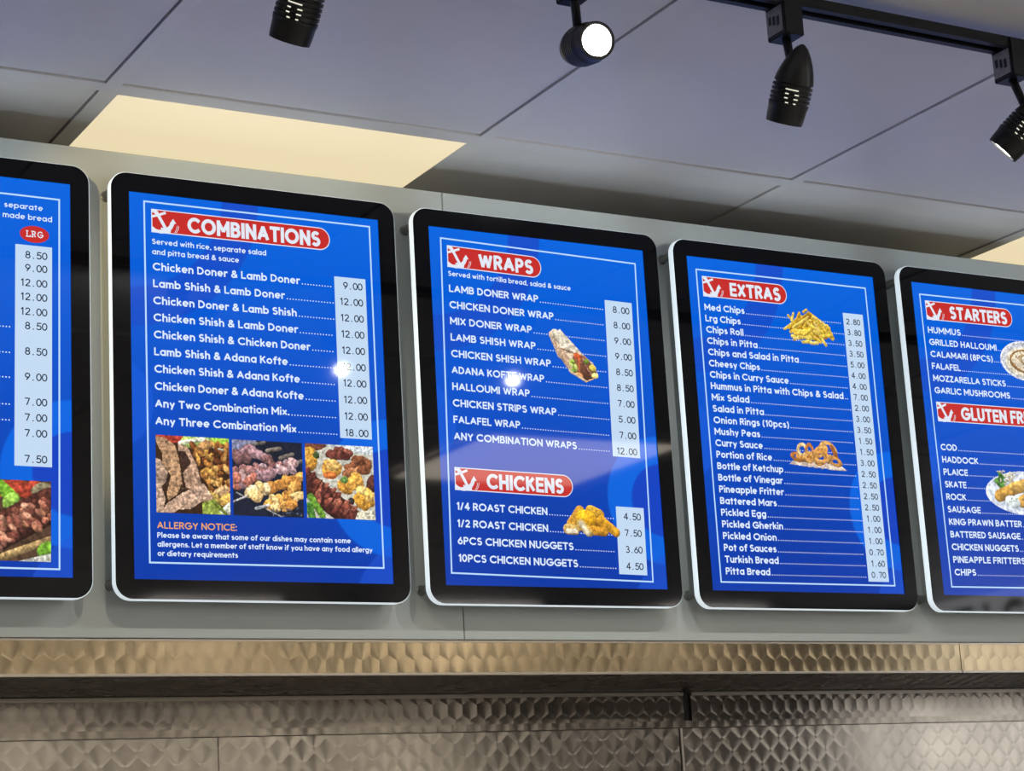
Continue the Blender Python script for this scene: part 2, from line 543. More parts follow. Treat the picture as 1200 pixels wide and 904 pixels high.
G['q'] = (.60, [ell(.30, hx, .30, hx), [(.60, -.34), (.60, XH)]])
G['r'] = (.28, [[(0, 0), (0, XH)], [(0, .34)] + arc(.25, XH - .28, .25, .28, 180, 75)])
G['s'] = (.40, [arc(.20, XH - .175, .175, .175, 40, 240) + arc(.20, .19, .20, .19, 65, -140)])
G['t'] = (.32, [[(.15, .92), (.15, 0)], [(0, XH), (.32, XH)]])
G['u'] = (.50, [[(0, XH), (0, .25)] + arc(.25, .25, .25, .25, 180, 360) + [(.50, XH)], [(.50, 0), (.50, XH)]])
G['v'] = (.52, [[(0, XH), (.26, 0), (.52, XH)]])
G['w'] = (.80, [[(0, XH), (.20, 0), (.40, XH * .92), (.60, 0), (.80, XH)]])
G['x'] = (.48, [[(0, 0), (.48, XH)], [(0, XH), (.48, 0)]])
G['y'] = (.52, [[(0, XH), (.27, .02)], [(.52, XH), (.14, -.34)]])
G['z'] = (.44, [[(0, XH), (.44, XH), (0, 0), (.44, 0)]])
G['&'] = (.70, [spl([(.72, 0), (.42, .36), (.17, .68), (.16, .90), (.33, 1.0), (.50, .90), (.47, .70), (.22, .50), (.03, .32),
                     (.04, .10), (.22, 0), (.42, .03), (.58, .20), (.68, .46)])])
G['0'] = (.58, [ell(.29, .5, .29, .5)])
G['1'] = (.22, [[(0, .80), (.22, 1), (.22, 0)]])
G['2'] = (.54, [arc(.27, .73, .26, .27, 165, -35) + [(0, 0), (.54, 0)]])
G['3'] = (.54, [arc(.26, .75, .23, .25, 150, -90) + arc(.26, .26, .28, .26, 90, -150)])
G['4'] = (.60, [[(.44, 0), (.44, 1), (0, .27), (.60, .27)]])
G['5'] = (.54, [[(.50, 1), (.10, 1), (.06, .54)] + arc(.25, .31, .29, .31, 125, -150)])
G['6'] = (.56, [ell(.28, .30, .28, .30), [(.40, 1), (.04, .45)]])
G['7'] = (.52, [[(0, 1), (.52, 1), (.18, 0)]])
G['8'] = (.54, [ell(.27, .76, .22, .24), ell(.27, .265, .27, .265)])
G['9'] = (.56, [ell(.28, .70, .28, .30), [(.52, .55), (.16, 0)]])
G['.'] = (.0, [['d', (0, .02)]])
G[','] = (.05, [[(.06, .08), (0, -.16)]])
G[':'] = (.0, [['d', (0, .02)], ['d', (0, XH - .04)]])
G['('] = (.18, [arc(.5, .42, .50, .86, 132, 228)])
G[')'] = (.18, [arc(-.32, .42, .50, .86, 48, -48)])
G['/'] = (.36, [[(0, -.1), (.36, 1.05)]])


def ribbon(pts, w, closed, V, F):
    n = len(pts)
    P = [Vector(p) for p in pts]
    base = len(V)
    for i in range(n):
        a = P[(i - 1) % n] if (closed or i > 0) else None
        b = P[(i + 1) % n] if (closed or i < n - 1) else None
        d1 = (P[i] - a) if a is not None else (b - P[i])
        d2 = (b - P[i]) if b is not None else d1
        if d1.length < 1e-9:
            d1 = d2
        if d2.length < 1e-9:
            d2 = d1
        d1, d2 = d1.normalized(), d2.normalized()
        n1, n2 = Vector((-d1.y, d1.x)), Vector((-d2.y, d2.x))
        m = n1 + n2
        if m.length < 1e-6:
            m = n1.copy()
        m.normalize()
        c = max(m.dot(n1), 0.80)
        o = m * (w / 2 / c)
        V.append(P[i] + o)
        V.append(P[i] - o)
    for i in range(n if closed else n - 1):
        j = (i + 1) % n
        F.append((base + 2 * i, base + 2 * i + 1, base + 2 * j + 1, base + 2 * j))


def disc(x, y, rx, ry, V, F, n=10):
    b = len(V)
    for i in range(n):
        a = 2 * math.pi * (i + .5) / n
        V.append(Vector((x + rx * math.cos(a), y + ry * math.sin(a))))
    F.append(tuple(range(b, b + n)))


def text_shape(t, cap, wt, width=None, gap=.125, space=.27, mono=None, sx=1.0):
    """2-D outline of a line of lettering: x right, y up, origin at the left end of the baseline"""
    V, F = [], []
    k = 1 - wt                     # stroke centre lines live inside the outer size
    xs, x = [], 0.0
    for ch in t:
        if ch == ' ':
            xs.append(None)
            x += space + gap
            continue
        w, _ = G[ch]
        if mono:
            xs.append(x + (mono - (w * sx + wt)) / 2)
            x += mono
        else:
            xs.append(x)
            x += w * sx + wt + gap
    total = x - (0 if mono else gap)
    s = (width / (total * cap)) if width else 1.0
    # keep the stroke itself unscaled in x: only the centre lines stretch
    for ch, x0 in zip(t, xs):
        if x0 is None:
            continue
        w, strokes = G[ch]
        for st in strokes:
            if st[0] == 'd':
                cx, cy = st[1]
                disc((x0 + cx * sx + wt / 2) * cap * s, (wt / 2 + cy * k) * cap, wt * .60 * cap, wt * .60 * cap, V, F)
                continue
            closed = st[0] == 'c'
            pts = st[1:] if closed else st
            pts = [((x0 + px * sx + wt / 2) * cap * s, (wt / 2 + py * k) * cap) for px, py in pts]
            # butt ends reach the outer edge for vertical and horizontal stems
            if not closed:
                for e, q in ((0, 1), (-1, -2)):
                    d = Vector(pts[e]) - Vector(pts[q])
                    if d.length > 1e-9:
                        d.normalize()
                        ext = wt / 2 * cap * (1 if max(abs(d.x), abs(d.y)) > .98 else .35)
                        pts[e] = (pts[e][0] + d.x * ext, pts[e][1] + d.y * ext)
            if closed:
                ribbon(pts, wt * cap, True, V, F)
                continue
            run = [pts[0]]
            for q in range(1, len(pts) - 1):
                run.append(pts[q])
                a, b = Vector(pts[q]) - Vector(pts[q - 1]), Vector(pts[q + 1]) - Vector(pts[q])
                if a.length > 1e-9 and b.length > 1e-9 and a.normalized().dot(b.normalized()) < -.2:
                    a, b = a.normalized(), b.normalized()
                    h = wt / 2 * cap
                    ea, eb = h * (1 if abs(a.y) > .98 else .30), h * (1 if abs(b.y) > .98 else .30)
                    run[-1] = (pts[q][0] + a.x * ea, pts[q][1] + a.y * ea)
                    ribbon(run, wt * cap, False, V, F)
                    run = [(pts[q][0] - b.x * eb, pts[q][1] - b.y * eb)]
            run.append(pts[-1])
            ribbon(run, wt * cap, False, V, F)
    return V, F, total * cap * s


# ------------------------------------------------------------------ the lit menu boxes
PW, PH = 420.0, 594.0            # poster, millimetres
FW, FH = 380.0, 556.0            # printed border
LAY = 0.00018


class Board:
    """flat print of one menu; a, b are millimetres right and down from the border's top left corner"""

    def __init__(self, root, disp, ox, oy, th):
        self.root, self.disp, self.o = root, disp, (ox, oy, th)

    def pos(self, a, b, layer):
        ox, oy, th = self.o
        u = ox + a * math.cos(th) - b * math.sin(th)
        w = oy + a * math.sin(th) + b * math.cos(th)
        return ((u - PW / 2) / 1000, -LAY * layer, (PH / 2 - w) / 1000)

    def flat(self, name, V, F, m, layer, a0=0, b0=0):
        vs = [self.pos(a0 + p[0], b0 - p[1], layer) for p in V]
        fs = [tuple(reversed(q)) for q in F]
        o = mesh_obj(name, vs, fs, m, self.disp)
        return o

    def rect(self, name, a0, b0, a1, b1, m, layer):
        return self.flat(name, [(a0, -b0), (a1, -b0), (a1, -b1), (a0, -b1)], [(0, 3, 2, 1)], m, layer)

    def text(self, name, t, a, b, cap, wt, width=None, m=None, layer=3, right=False, **kw):
        V, F, tot = text_shape(t, cap, wt, width, **kw)
        if right:
            a = a - tot
        self.flat(name, V, F, m or G_TEXT, layer, a, b)
        return a + tot

    def border(self):
        V, F = [], []
        ribbon([(0, 0), (FW, 0), (FW, -FH), (0, -FH)], 2.9, True, V, F)
        return self.flat('border_line', V, F, G_BORDER, 1)

    def line(self, t, a, b, cap, wt, width, stop=310, dots=True, extra=None):
        """item name with its leader dots as one printed line"""
        V, F, tot = text_shape(t, cap, wt, width)
        if dots:
            x = tot + 4.4
            while x < stop - a - 1.5:
                disc(x, 1.1, 1.05, 1.05, V, F, 8)
                x += 4.9
        self.flat('menu_line', V, F, G_TEXT, 3, a, b)

    def price(self, t, right, b, cap=10.8, adv=8.4):
        V, F, tot = text_shape(t, cap * 1.06, .145, None, mono=adv / cap / 1.06)
        self.flat('price', V, F, G_PRICE, 4, right - tot + 1.0, b)

    def banner(self, t, b, width, tw):
        """red heading banner, square left end and round right end, white rim, anchor at the left"""
        h, a = 37.5, 11.0
        r = h / 2

        def shape(i):
            x0, x1, y0, y1 = i, width - r, -i, -h + i
            pts = [(x0, y0), (x1, y0)]
            pts += [(x1 + (r - i) * math.cos(math.radians(90 - q * 10)), -r + (r - i) * math.sin(math.radians(90 - q * 10)))
                    for q in range(1, 18)]
            pts += [(x1, y1), (x0, y1)]
            return pts
        P = shape(0)
        self.flat('heading_rim', P, [tuple(reversed(range(len(P))))], G_WHITE, 2, a, b)
        P = shape(1.5)
        self.flat('heading_banner', P, [tuple(reversed(range(len(P))))], G_RED, 3, a, b)
        self.text('heading_text', t, a + 58, b + 32.4, 25.4, .222, tw, G_WHITE, 4, gap=.06, space=.24, sx=.74)
        # anchor, leaning left
        V, F = [], []

        def q(x, y):
            return (x * h, -y * h)
        ribbon([q(.03, .33), q(.30, .24), q(.62, .11)], .105 * h, False, V, F)          # stock
        ribbon([q(.03, .05), q(.16, .12), q(.28, .22), q(.62, .82)], .135 * h, False, V, F)  # shank
        ribbon([q(.05, .04), q(.20, .05), q(.30, .15)], .06 * h, False, V, F)           # ring
        arm = spl([q(.02, .80), q(.16, .90), q(.42, .955), q(.64, .88), q(.82, .74), q(.92, .52)], 6)
        ribbon(arm, .13 * h, False, V, F)
        arm2 = spl([q(.40, .80), q(.62, .80), q(.78, .68), q(.86, .52)], 5)
        ribbon(arm2, .08 * h, False, V, F)
        k = len(V)
        V += [Vector(q(.78, .56)), Vector(q(.93, .34)), Vector(q(1.06, .54))]
        F.append((k, k + 2, k + 1))
        k = len(V)
        V += [Vector(q(.03, .97)), Vector(q(.03, .74)), Vector(q(.22, .88)), Vector(q(.55, .84)), Vector(q(.84, .80)), Vector(q(.80, .97))]
        F.append(tuple(range(k, k + 6)))
        for d in (.08, .15):
            ribbon(spl([q(1.02 + d, .62), q(.99 + d, .78), q(.90 + d, .94)], 4), .022 * h, False, V, F)
        self.flat('anchor_emblem', V, F, G_WHITE, 4, a, b)

    def picture(self, name, cv, a0, b0, w, h, layer=5):
        """cv: (rgb, alpha) painted grid; turned into a coloured mesh of its own outline"""
        rgb, al = cv
        ny, nx = al.shape
        idx = -np.ones((ny, nx), int)
        keep = al > .5
        cells = keep[:-1, :-1] & keep[1:, :-1] & keep[:-1, 1:] & keep[1:, 1:]
        used = np.zeros_like(keep)
        used[:-1, :-1] |= cells
        used[1:, :-1] |= cells
        used[:-1, 1:] |= cells
        used[1:, 1:] |= cells
        ys, xs = np.nonzero(used)
        idx[ys, xs] = np.arange(len(ys))
        vs = [self.pos(a0 + w * x / (nx - 1), b0 + h * y / (ny - 1), layer) for y, x in zip(ys, xs)]
        cy, cx = np.nonzero(cells)
        fs = [(int(idx[y + 1, x]), int(idx[y + 1, x + 1]), int(idx[y, x + 1]), int(idx[y, x])) for y, x in zip(cy, cx)]
        o = mesh_obj(name, vs, fs, G_PIC, self.disp)
        at = o.data.attributes.new('Col', 'FLOAT_COLOR', 'POINT')
        c = np.ones((len(ys), 4), np.float32)
        c[:, :3] = lin(np.clip(rgb[ys, xs], 0, 255))
        at.data.foreach_set('color', c.ravel())
        return o


# ---- painted food pictures (what the lit prints show)
def vnoise(nx, ny, cells, seed):
    r = np.random.RandomState(seed)
    g = r.rand(cells + 2, cells + 2)
    X = np.linspace(0, cells, nx)
    Y = np.linspace(0, cells * ny / nx if ny <= nx else cells, ny)
    xi, yi = X.astype(int), np.minimum(Y.astype(int), cells)
    fx, fy = X - xi, Y - yi
    fx, fy = fx * fx * (3 - 2 * fx), fy * fy * (3 - 2 * fy)
    a = g[yi][:, xi]
    b = g[yi][:, xi + 1]
    c = g[yi + 1][:, xi]
    d = g[yi + 1][:, xi + 1]
    FX, FY = fx[None, :], fy[:, None]
    return (a * (1 - FX) + b * FX) * (1 - FY) + (c * (1 - FX) + d * FX) * FY


class Paint:
    def __init__(self, nx, ny, bg=None, seed=1):
        self.nx, self.ny = nx, ny
        self.asp = ny / nx
        self.X, self.Y = np.meshgrid(np.linspace(0, 1, nx), np.linspace(0, self.asp, ny))
        self.rgb = np.zeros((ny, nx, 3))
        self.al = np.zeros((ny, nx))
        self.n1 = vnoise(nx, ny, 14, seed)
        self.n2 = vnoise(nx, ny, 34, seed + 1)
        self.n3 = vnoise(nx, ny, 60, seed + 2)
        self.rnd = random.Random(seed)
        if bg is not None:
            self.rgb[:] = bg
            self.al[:] = 1

    def put(self, mask, col, shade):
        tex = 1 + .26 * (self.n2 - .5) + .20 * (self.n3 - .5)
        c = np.asarray(col, float)[None, None, :] * (shade * tex)[..., None]
        self.rgb[mask] = c[mask]
        self.al[mask] = 1

    def blob(self, x, y, rx, ry, ang, col, rough=.25, lo=.55, hi=1.18):
        a = math.radians(ang)
        dx, dy = self.X - x, self.Y - y
        u = (dx * math.cos(a) + dy * math.sin(a)) / rx
        w = (-dx * math.sin(a) + dy * math.cos(a)) / ry
        r = np.sqrt(u * u + w * w) + rough * (self.n1 - .5) * 2 * .6
        m = r < 1
        gx, gy = dx / max(rx, ry), dy / max(rx, ry)
        sh = np.clip(.86 - .45 * gx * .4 - .55 * gy - .22 * r ** 3, 0, 1.3)
        self.put(m, col, lo + (hi - lo) * np.clip(sh, 0, 1.1))

    def cap(self, x0, y0, x1, y1, r0, col, r1=None, rough=.0, lo=.6, hi=1.15):
        r1 = r0 if r1 is None else r1
        dx, dy = x1 - x0, y1 - y0
        t = np.clip(((self.X - x0) * dx + (self.Y - y0) * dy) / (dx * dx + dy * dy), 0, 1)
        px, py = self.X - x0 - t * dx, self.Y - y0 - t * dy
        R = r0 + (r1 - r0) * t
        d = np.sqrt(px * px + py * py) / R + rough * (self.n1 - .5)
        sh = np.clip(.62 - .55 * py / R - .15 * px / R - .2 * d ** 3, 0, 1.1)
        self.put(d < 1, col, lo + (hi - lo) * sh)

    def ring(self, x, y, rx, ry, ang, t, col):
        a = math.radians(ang)
        dx, dy = self.X - x, self.Y - y
        u = (dx * math.cos(a) + dy * math.sin(a)) / rx
        w = (-dx * math.sin(a) + dy * math.cos(a)) / ry
        r = np.sqrt(u * u + w * w)
        d = (r - 1) * (rx + ry) / 2 / t
        sh = np.clip(.95 - .5 * d * d - .35 * (d > 0) * d * np.sign(dy) * .8, .2, 1.1)
        self.put(np.abs(d) < 1, col, .5 + .6 * sh)

    def poly(self, pts, col, lo=.9, hi=1.05):
        m = np.zeros_like(self.X, bool)
        n = len(pts)
        for i in range(n):
            x0, y0 = pts[i]
            x1, y1 = pts[(i + 1) % n]
            c = ((y0 > self.Y) != (y1 > self.Y)) & (self.X < (x1 - x0) * (self.Y - y0) / (y1 - y0 + 1e-12) + x0)
            m ^= c
        self.put(m, col, lo + (hi - lo) * self.n1)

    def speck(self, n, x0, y0, x1, y1, col, r=.008):
        for _ in range(n):
            self.blob(self.rnd.uniform(x0, x1), self.rnd.uniform(y0, y1), r * self.rnd.uniform(.6, 1.4), r, self.rnd.uniform(0, 180), col, .1)

    def out(self, mottle=.32, sat=.88):
        m = 1 + mottle * (self.n3 - .5) + mottle * .8 * (self.n2 - .5)
        spots = (vnoise(self.nx, self.ny, 26, 7) > .80)
        c = self.rgb * np.where(spots & (mottle > .2), m * .80, m)[..., None]
        g = c.mean(axis=2, keepdims=True)
        return g + (c - g) * sat, self.al


def pic_doner():
    p = Paint(130, 130, (62, 38, 22), 3)
    R = p.rnd
    p.poly([(0, 0), (.5, 0), (.36, .1), (.16, .08)], (196, 62, 44))
    p.blob(.92, .05, .22, .13, 20, (150, 196, 60))
    p.blob(.55, .05, .22, .10, 0, (176, 200, 96))
    p.cap(.33, .09, .62, .03, .028, (238, 238, 205))
    p.cap(.62, .03, .90, .15, .035, (232, 236, 200))
    for _ in range(150):
        x, y = R.uniform(.50, 1.02), R.uniform(.08, .80)
        if x - .53 < (y - .25) * .42:
            continue
        p.blob(x, y, R.uniform(.035, .085), R.uniform(.02, .04), R.uniform(20, 150),
               R.choice([(188, 122, 52), (150, 92, 40), (206, 152, 78), (120, 66, 30), (92, 48, 26), (196, 138, 60)]))
    p.blob(.66, .11, .10, .06, -20, (196, 142, 84))
    p.blob(.88, .70, .11, .07, -25, (206, 160, 112))
    p.blob(.94, .80, .10, .07, -40, (222, 172, 78))
    p.poly([(0, .28), (.08, .30), (.18, .48), (.16, .62), (.10, .70), (.14, .84), (.12, 1), (0, 1)], (58, 40, 30))
    p.poly([(0, .30), (.06, .32), (.16, .48), (.13, .60), (.07, .66), (.12, .82), (.08, 1), (0, 1)], (192, 156, 130), .88, 1.12)
    p.poly([(.28, .12), (.44, .14), (.56, .34), (.62, .56), (.70, .80), (.34, .72), (.36, .40)], (70, 46, 36))
    p.poly([(.30, .10), (.43, .14), (.55, .36), (.60, .58), (.66, .74), (.40, .66), (.36, .48), (.48, .34), (.40, .20), (.31, .20)], (196, 154, 124), .88, 1.12)
    p.poly([(.0, .02), (.12, .03), (.26, .12), (.31, .30), (.34, .52), (.36, .70), (.16, .84), (.14, .74), (.20, .52), (.09, .36), (.09, .24), (.02, .12)], (192, 146, 106), .88, 1.12)
    p.poly([(.34, .62), (.36, .70), (.18, .83), (.16, .86), (.22, .90)], (74, 50, 38))
    p.cap(.58, .75, .80, .80, .08, (196, 160, 74), .07, .3)
    p.poly([(.06, 1), (.14, .88), (.34, .74), (.64, .60), (.78, .80), (.60, .84), (.46, .94), (.30, .95), (.22, 1)], (204, 164, 136), .88, 1.12)
    p.poly([(.62, .86), (.78, .80), (.96, 1), (.62, 1)], (166, 186, 72))
    p.poly([(.84, .95), (1, .82), (1, 1), (.9, 1)], (232, 236, 208))
    p.cap(.76, .82, .95, 1.0, .022, (132, 150, 48))
    p.speck(26, .08, .1, .55, .95, (92, 62, 44), .007)
    return p.out()


def pic_grill():
    p = Paint(130, 130, (28, 34, 54), 8)
    R = p.rnd
    p.blob(.10, .08, .22, .16, 10, (122, 124, 156), .5)
    p.cap(.18, .08, .46, .02, .022, (112, 104, 98))
    p.cap(.50, .13, .68, .09, .028, (124, 112, 100))
    p.cap(.68, .22, .86, .16, .028, (120, 108, 98))
    p.cap(.82, .30, 1.0, .24, .024, (116, 106, 100))
    for x, y in ((.07, .20), (.15, .17), (.24, .13), (.32, .16), (.42, .20), (.50, .24), (.20, .24), (.10, .24)):
        p.blob(x, y, .085, .065, R.uniform(0, 180), R.choice([(146, 104, 110), (122, 84, 84), (164, 124, 130)]), .4)
    for i in range(9):
        for k in range(3):
            x = .05 + i * .10 + R.uniform(-.02, .02)
            y = .42 - i * .02 + k * .055 + R.uniform(-.02, .02)
            p.blob(x, y, R.uniform(.055, .085), R.uniform(.045, .06), R.uniform(0, 180),
                   R.choice([(172, 138, 142), (158, 108, 104), (190, 150, 146), (142, 92, 88)]), .4)
    for x, y in ((.06, .60), (.14, .58), (.23, .54), (.32, .50), (.40, .46), (.48, .46), (.56, .42), (.05, .52)):
        p.blob(x, y, .085, .07, R.uniform(0, 180), R.choice([(178, 132, 126), (186, 108, 88), (160, 120, 126)]), .4)
    for x, y in ((.94, .46), (.84, .50), (.74, .54), (.64, .58), (.54, .62), (.46, .64), (.36, .62), (.28, .66), (.22, .70), (.32, .74),
                 (.92, .58), (.84, .62), (.95, .70), (.86, .74), (.76, .74), (.66, .78), (.56, .80), (.50, .84), (.60, .88), (.74, .86), (.82, .84)):
        p.blob(x, y, R.uniform(.075, .105), R.uniform(.06, .08), R.uniform(0, 180),
               R.choice([(226, 160, 74), (236, 190, 118), (212, 138, 58), (240, 206, 150)]), .35)
    p.cap(0, .82, .20, .74, .012, (206, 200, 200))
    p.cap(.05, .70, .17, .76, .008, (180, 176, 178))
    p.cap(.32, .90, .50, .85, .022, (190, 192, 198), .018)
    p.cap(.46, .90, .72, 1.02, .008, (196, 190, 186))
    for _ in range(26):
        p.blob(R.uniform(.55, .98), R.uniform(.88, .99), .02, .010, R.uniform(0, 180), R.choice([(52, 58, 76), (84, 90, 108), (38, 38, 50)]), .3)
    return p.out()


def pic_mixed():
    p = Paint(130, 130, (206, 202, 186), 15)
    R = p.rnd
    p.poly([(.25, 0), (1, 0), (1, .12), (.6, .08)], (214, 222, 226))
    p.blob(.14, .02, .17, .06, 4, (120, 66, 50), .3)
    p.blob(.05, .22, .13, .16, 10, (224, 156, 52), .2)
    p.blob(.16, .16, .05, .05, 0, (70, 96, 44), .3)
    for x, y in ((.37, .13), (.46, .10), (.54, .09), (.62, .10), (.50, .15), (.42, .16), (.58, .15)):
        p.blob(x, y, .075, .06, R.uniform(0, 180), R.choice([(112, 56, 46), (88, 42, 36), (134, 72, 58)]), .35)
    p.blob(.38, .33, .15, .13, 0, (226, 158, 56), .2)
    p.blob(.40, .28, .11, .08, 0, (236, 182, 96), .3)
    p.blob(.36, .42, .10, .05, 0, (206, 106, 46), .3)
    for x, y in ((.66, .33), (.74, .27), (.82, .26), (.90, .24), (.72, .36), (.62, .39), (.86, .32), (.78, .20)):
        p.blob(x, y, .10, .07, R.uniform(-40, 40), R.choice([(158, 98, 62), (138, 80, 50), (176, 116, 76)]), .35)
    p.blob(.98, .50, .09, .12, 20, (92, 50, 42), .3)
    p.blob(.58, .56, .13, .11, 0, (222, 150, 52), .25)
    p.blob(.72, .50, .13, .12, 0, (230, 164, 64), .25)
    p.blob(.56, .47, .06, .05, 0, (112, 160, 74), .3)
    p.blob(.84, .72, .16, .15, 0, (226, 158, 50), .25)
    p.blob(.80, .60, .08, .06, 0, (236, 192, 110), .3)
    p.blob(.92, .68, .07, .08, 0, (240, 186, 88), .3)
    p.blob(.65, .76, .05, .05, 0, (52, 44, 44), .2)
    p.cap(-.05, .50, .66, 1.0, .17, (92, 46, 38), .15)
    for i in range(44):
        t = R.uniform(0, 1)
        x, y = -.02 + .68 * t + R.uniform(-.11, .11), .46 + .52 * t + R.uniform(-.11, .11)
        p.blob(x, y, R.uniform(.04, .07), R.uniform(.025, .04), R.uniform(-70, -20),
               R.choice([(168, 92, 70), (142, 70, 54), (188, 116, 92), (120, 56, 46), (176, 98, 74)]), .3)
    for k in range(6):
        x, y = .06 + .105 * k, .50 + .085 * k
        p.cap(x - .06, y + .10, x + .07, y - .10, .009, (78, 36, 32))
    p.cap(.06, .72, .22, .96, .05, (120, 176, 52), .05)
    p.cap(.03, .85, .08, 1.0, .06, (84, 150, 52), .05)
    p.poly([(.74, .90), (1, .86), (1, 1), (.7, 1)], (232, 222, 190))
    return p.out()


def pic_kofte():
    p = Paint(170, 118, (88, 62, 44), 21)
    R = p.rnd
    p.blob(.18, .18, .22, .16, 0, (206, 208, 206))
    p.blob(.40, .10, .16, .14, 0, (216, 220, 222), .2)
    p.blob(.72, .08, .26, .08, 0, (176, 62, 40), .3)
    p.blob(.95, .12, .12, .10, 0, (120, 110, 82), .3)
    p.cap(.52, .02, .68, .16, .055, (128, 190, 44), .055)
    p.blob(.66, .18, .06, .08, 40, (158, 206, 76), .2)
    p.cap(.38, .34, .50, .30, .04, (116, 176, 44), .03)
    p.cap(.2, .66, 1.0, .20, .15, (86, 46, 36), .15)
    for i in range(110):
        t = R.uniform(0, 1)
        x, y = .05 + t * 1.0 + R.uniform(-.06, .06), .74 - .55 * t + R.uniform(-.13, .13)
        p.blob(x, y, R.uniform(.03, .055), R.uniform(.02, .032), R.uniform(20, 70),
               R.choice([(168, 104, 82), (144, 80, 62), (192, 132, 104), (120, 62, 50), (182, 116, 84)]), .3)
    p.cap(.60, .66, 1.0, .50, .035, (188, 152, 96), .03)
    p.blob(.96, .58, .09, .05, -35, (124, 186, 46), .2)
    p.poly([(.7, .70), (1, .62), (1, .70)], (214, 214, 200))
    return p.out()


def pic_wrap():
    p = Paint(122, 112, None, 31)
    R = p.rnd
    # pale flat bread rolled into a cone, filling spilling at the lower right
    p.poly([(.02, .12), (.10, .04), (.18, .06), (.24, .0), (.42, .18), (.66, .40), (.88, .56), (.98, .78), (.80, .86), (.72, .90),
            (.50, .80), (.32, .56), (.14, .36)], (222, 196, 168))
    p.cap(.08, .12, .24, .46, .07, (226, 196, 166), .08)
    p.cap(.24, .42, .46, .74, .08, (214, 178, 146), .06)
    p.cap(.14, .10, .44, .32, .09, (230, 212, 184), .10)
    p.poly([(.12, .08), (.24, .0), (.42, .17), (.62, .36), (.46, .40), (.24, .34)], (236, 222, 198))
    p.cap(.24, .35, .50, .40, .010, (168, 118, 84))
    p.cap(.12, .22, .16, .30, .012, (170, 122, 88))
    p.cap(.50, .40, .86, .56, .02, (232, 210, 180))
    p.blob(.66, .66, .26, .20, 42, (112, 70, 52), .2)
    for _ in range(26):
        t = R.uniform(0, 1)
        p.blob(.66 + .20 * t + R.uniform(-.07, .07), .50 + .30 * t + R.uniform(-.06, .06), .05, .018, R.uniform(30, 80),
               R.choice([(126, 82, 64), (150, 104, 84), (98, 62, 48), (84, 50, 40)]), .3)
    p.blob(.56, .46, .08, .055, 30, (206, 92, 48), .2)
    p.cap(.60, .52, .58, .72, .025, (206, 108, 64), .02)
    for x, y, a in ((.44, .62, 40), (.48, .70, 20), (.52, .66, 70), (.46, .56, 10), (.44, .74, 30)):
        p.blob(x, y, .06, .035, a, R.choice([(150, 178, 70), (176, 196, 100), (110, 146, 50)]), .4)
    p.blob(.58, .80, .08, .05, 20, (222, 150, 92), .3)
    p.blob(.74, .54, .05, .05, 0, (112, 138, 52), .3)
    p.blob(.86, .64, .07, .06, 30, (232, 206, 84), .25)
    p.blob(.90, .78, .07, .05, 10, (236, 220, 130), .25)
    p.cap(.40, .74, .72, .90, .022, (228, 198, 164))
    p.cap(.72, .90, .86, .84, .014, (214, 170, 130))
    return p.out(.14, .95)


def pic_nuggets():
    p = Paint(140, 68, None, 41)
    p.poly([(.14, .36), (.30, .12), (.60, .12), (.80, .30), (.74, .42), (.20, .42)], (146, 92, 26))
    p.cap(.17, .31, .31, .11, .095, (222, 160, 54), .085, .1)
    p.cap(.50, .105, .64, .155, .098, (226, 168, 52), .092, .1)
    p.blob(.41, .22, .175, .135, 18, (232, 166, 30), .12)
    p.cap(.67, .24, .92, .405, .085, (228, 160, 38), .072, .1)
    p.cap(.52, .39, .72, .405, .074, (222, 154, 42), .070, .1)
    p.cap(.09, .39, .22, .40, .082, (220, 178, 100), .075, .1)
    p.poly([(.05, .385), (.24, .375), (.26, .445), (.06, .455)], (242, 224, 190))
    p.cap(.31, .30, .45, .43, .075, (226, 184, 92), .068, .1)
    p.cap(.32, .30, .43, .44, .044, (244, 226, 186), .040)
    return p.out(.14, .95)


def pic_fries():
    p = Paint(146, 88, None, 51)
    R = p.rnd
    p.poly([(.06, .32), (.30, .14), (.50, .08), (.74, .18), (.92, .36), (.84, .46), (.62, .52), (.34, .46), (.16, .40)], (176, 116, 24))
    S_ = []
    for _ in range(60):
        a = R.uniform(0, math.pi)
        cx, cy = R.gauss(.50, .19), R.gauss(.33, .10)
        top = .04 + abs(cx - .5) * .62
        if cy < top + .05 or cy > .53 or abs(cx - .5) > .38 or cy > .56 - abs(cx - .48) * .35:
            continue
        l = R.uniform(.05, .12)
        S_.append((cx - l * math.cos(a), cy - l * math.sin(a) * .8, cx + l * math.cos(a), cy + l * math.sin(a) * .8))
    S_ += [(.03, .36, .22, .26), (.06, .34, .30, .18), (.12, .14, .30, .30), (.22, .10, .18, .22), (.34, .08, .26, .22), (.42, .06, .48, .02),
           (.12, .34, .50, .08), (.20, .32, .50, .14), (.52, .06, .80, .22), (.60, .12, .90, .28), (.86, .24, .96, .44), (.78, .34, .94, .46)]
    for s in S_:
        p.cap(*s, .026, R.choice([(240, 196, 60), (226, 172, 40), (250, 214, 96), (214, 152, 34), (244, 206, 82)]), None, 0, .62, 1.1)
    for s in ((.48, .22, .62, .38), (.62, .22, .72, .44), (.66, .20, .86, .38), (.50, .38, .70, .52), (.66, .36, .80, .56),
              (.14, .40, .24, .36), (.16, .46, .30, .44), (.20, .50, .36, .47), (.36, .54, .50, .53), (.52, .55, .64, .54), (.26, .38, .50, .36), (.30, .46, .52, .48), (.22, .42, .36, .40), (.38, .42, .58, .30), (.74, .42, .90, .40)):
        p.cap(*s, .030, R.choice([(250, 214, 92), (244, 202, 70), (252, 222, 116)]), None, 0, .62, 1.1)
    return p.out(.14, .95)


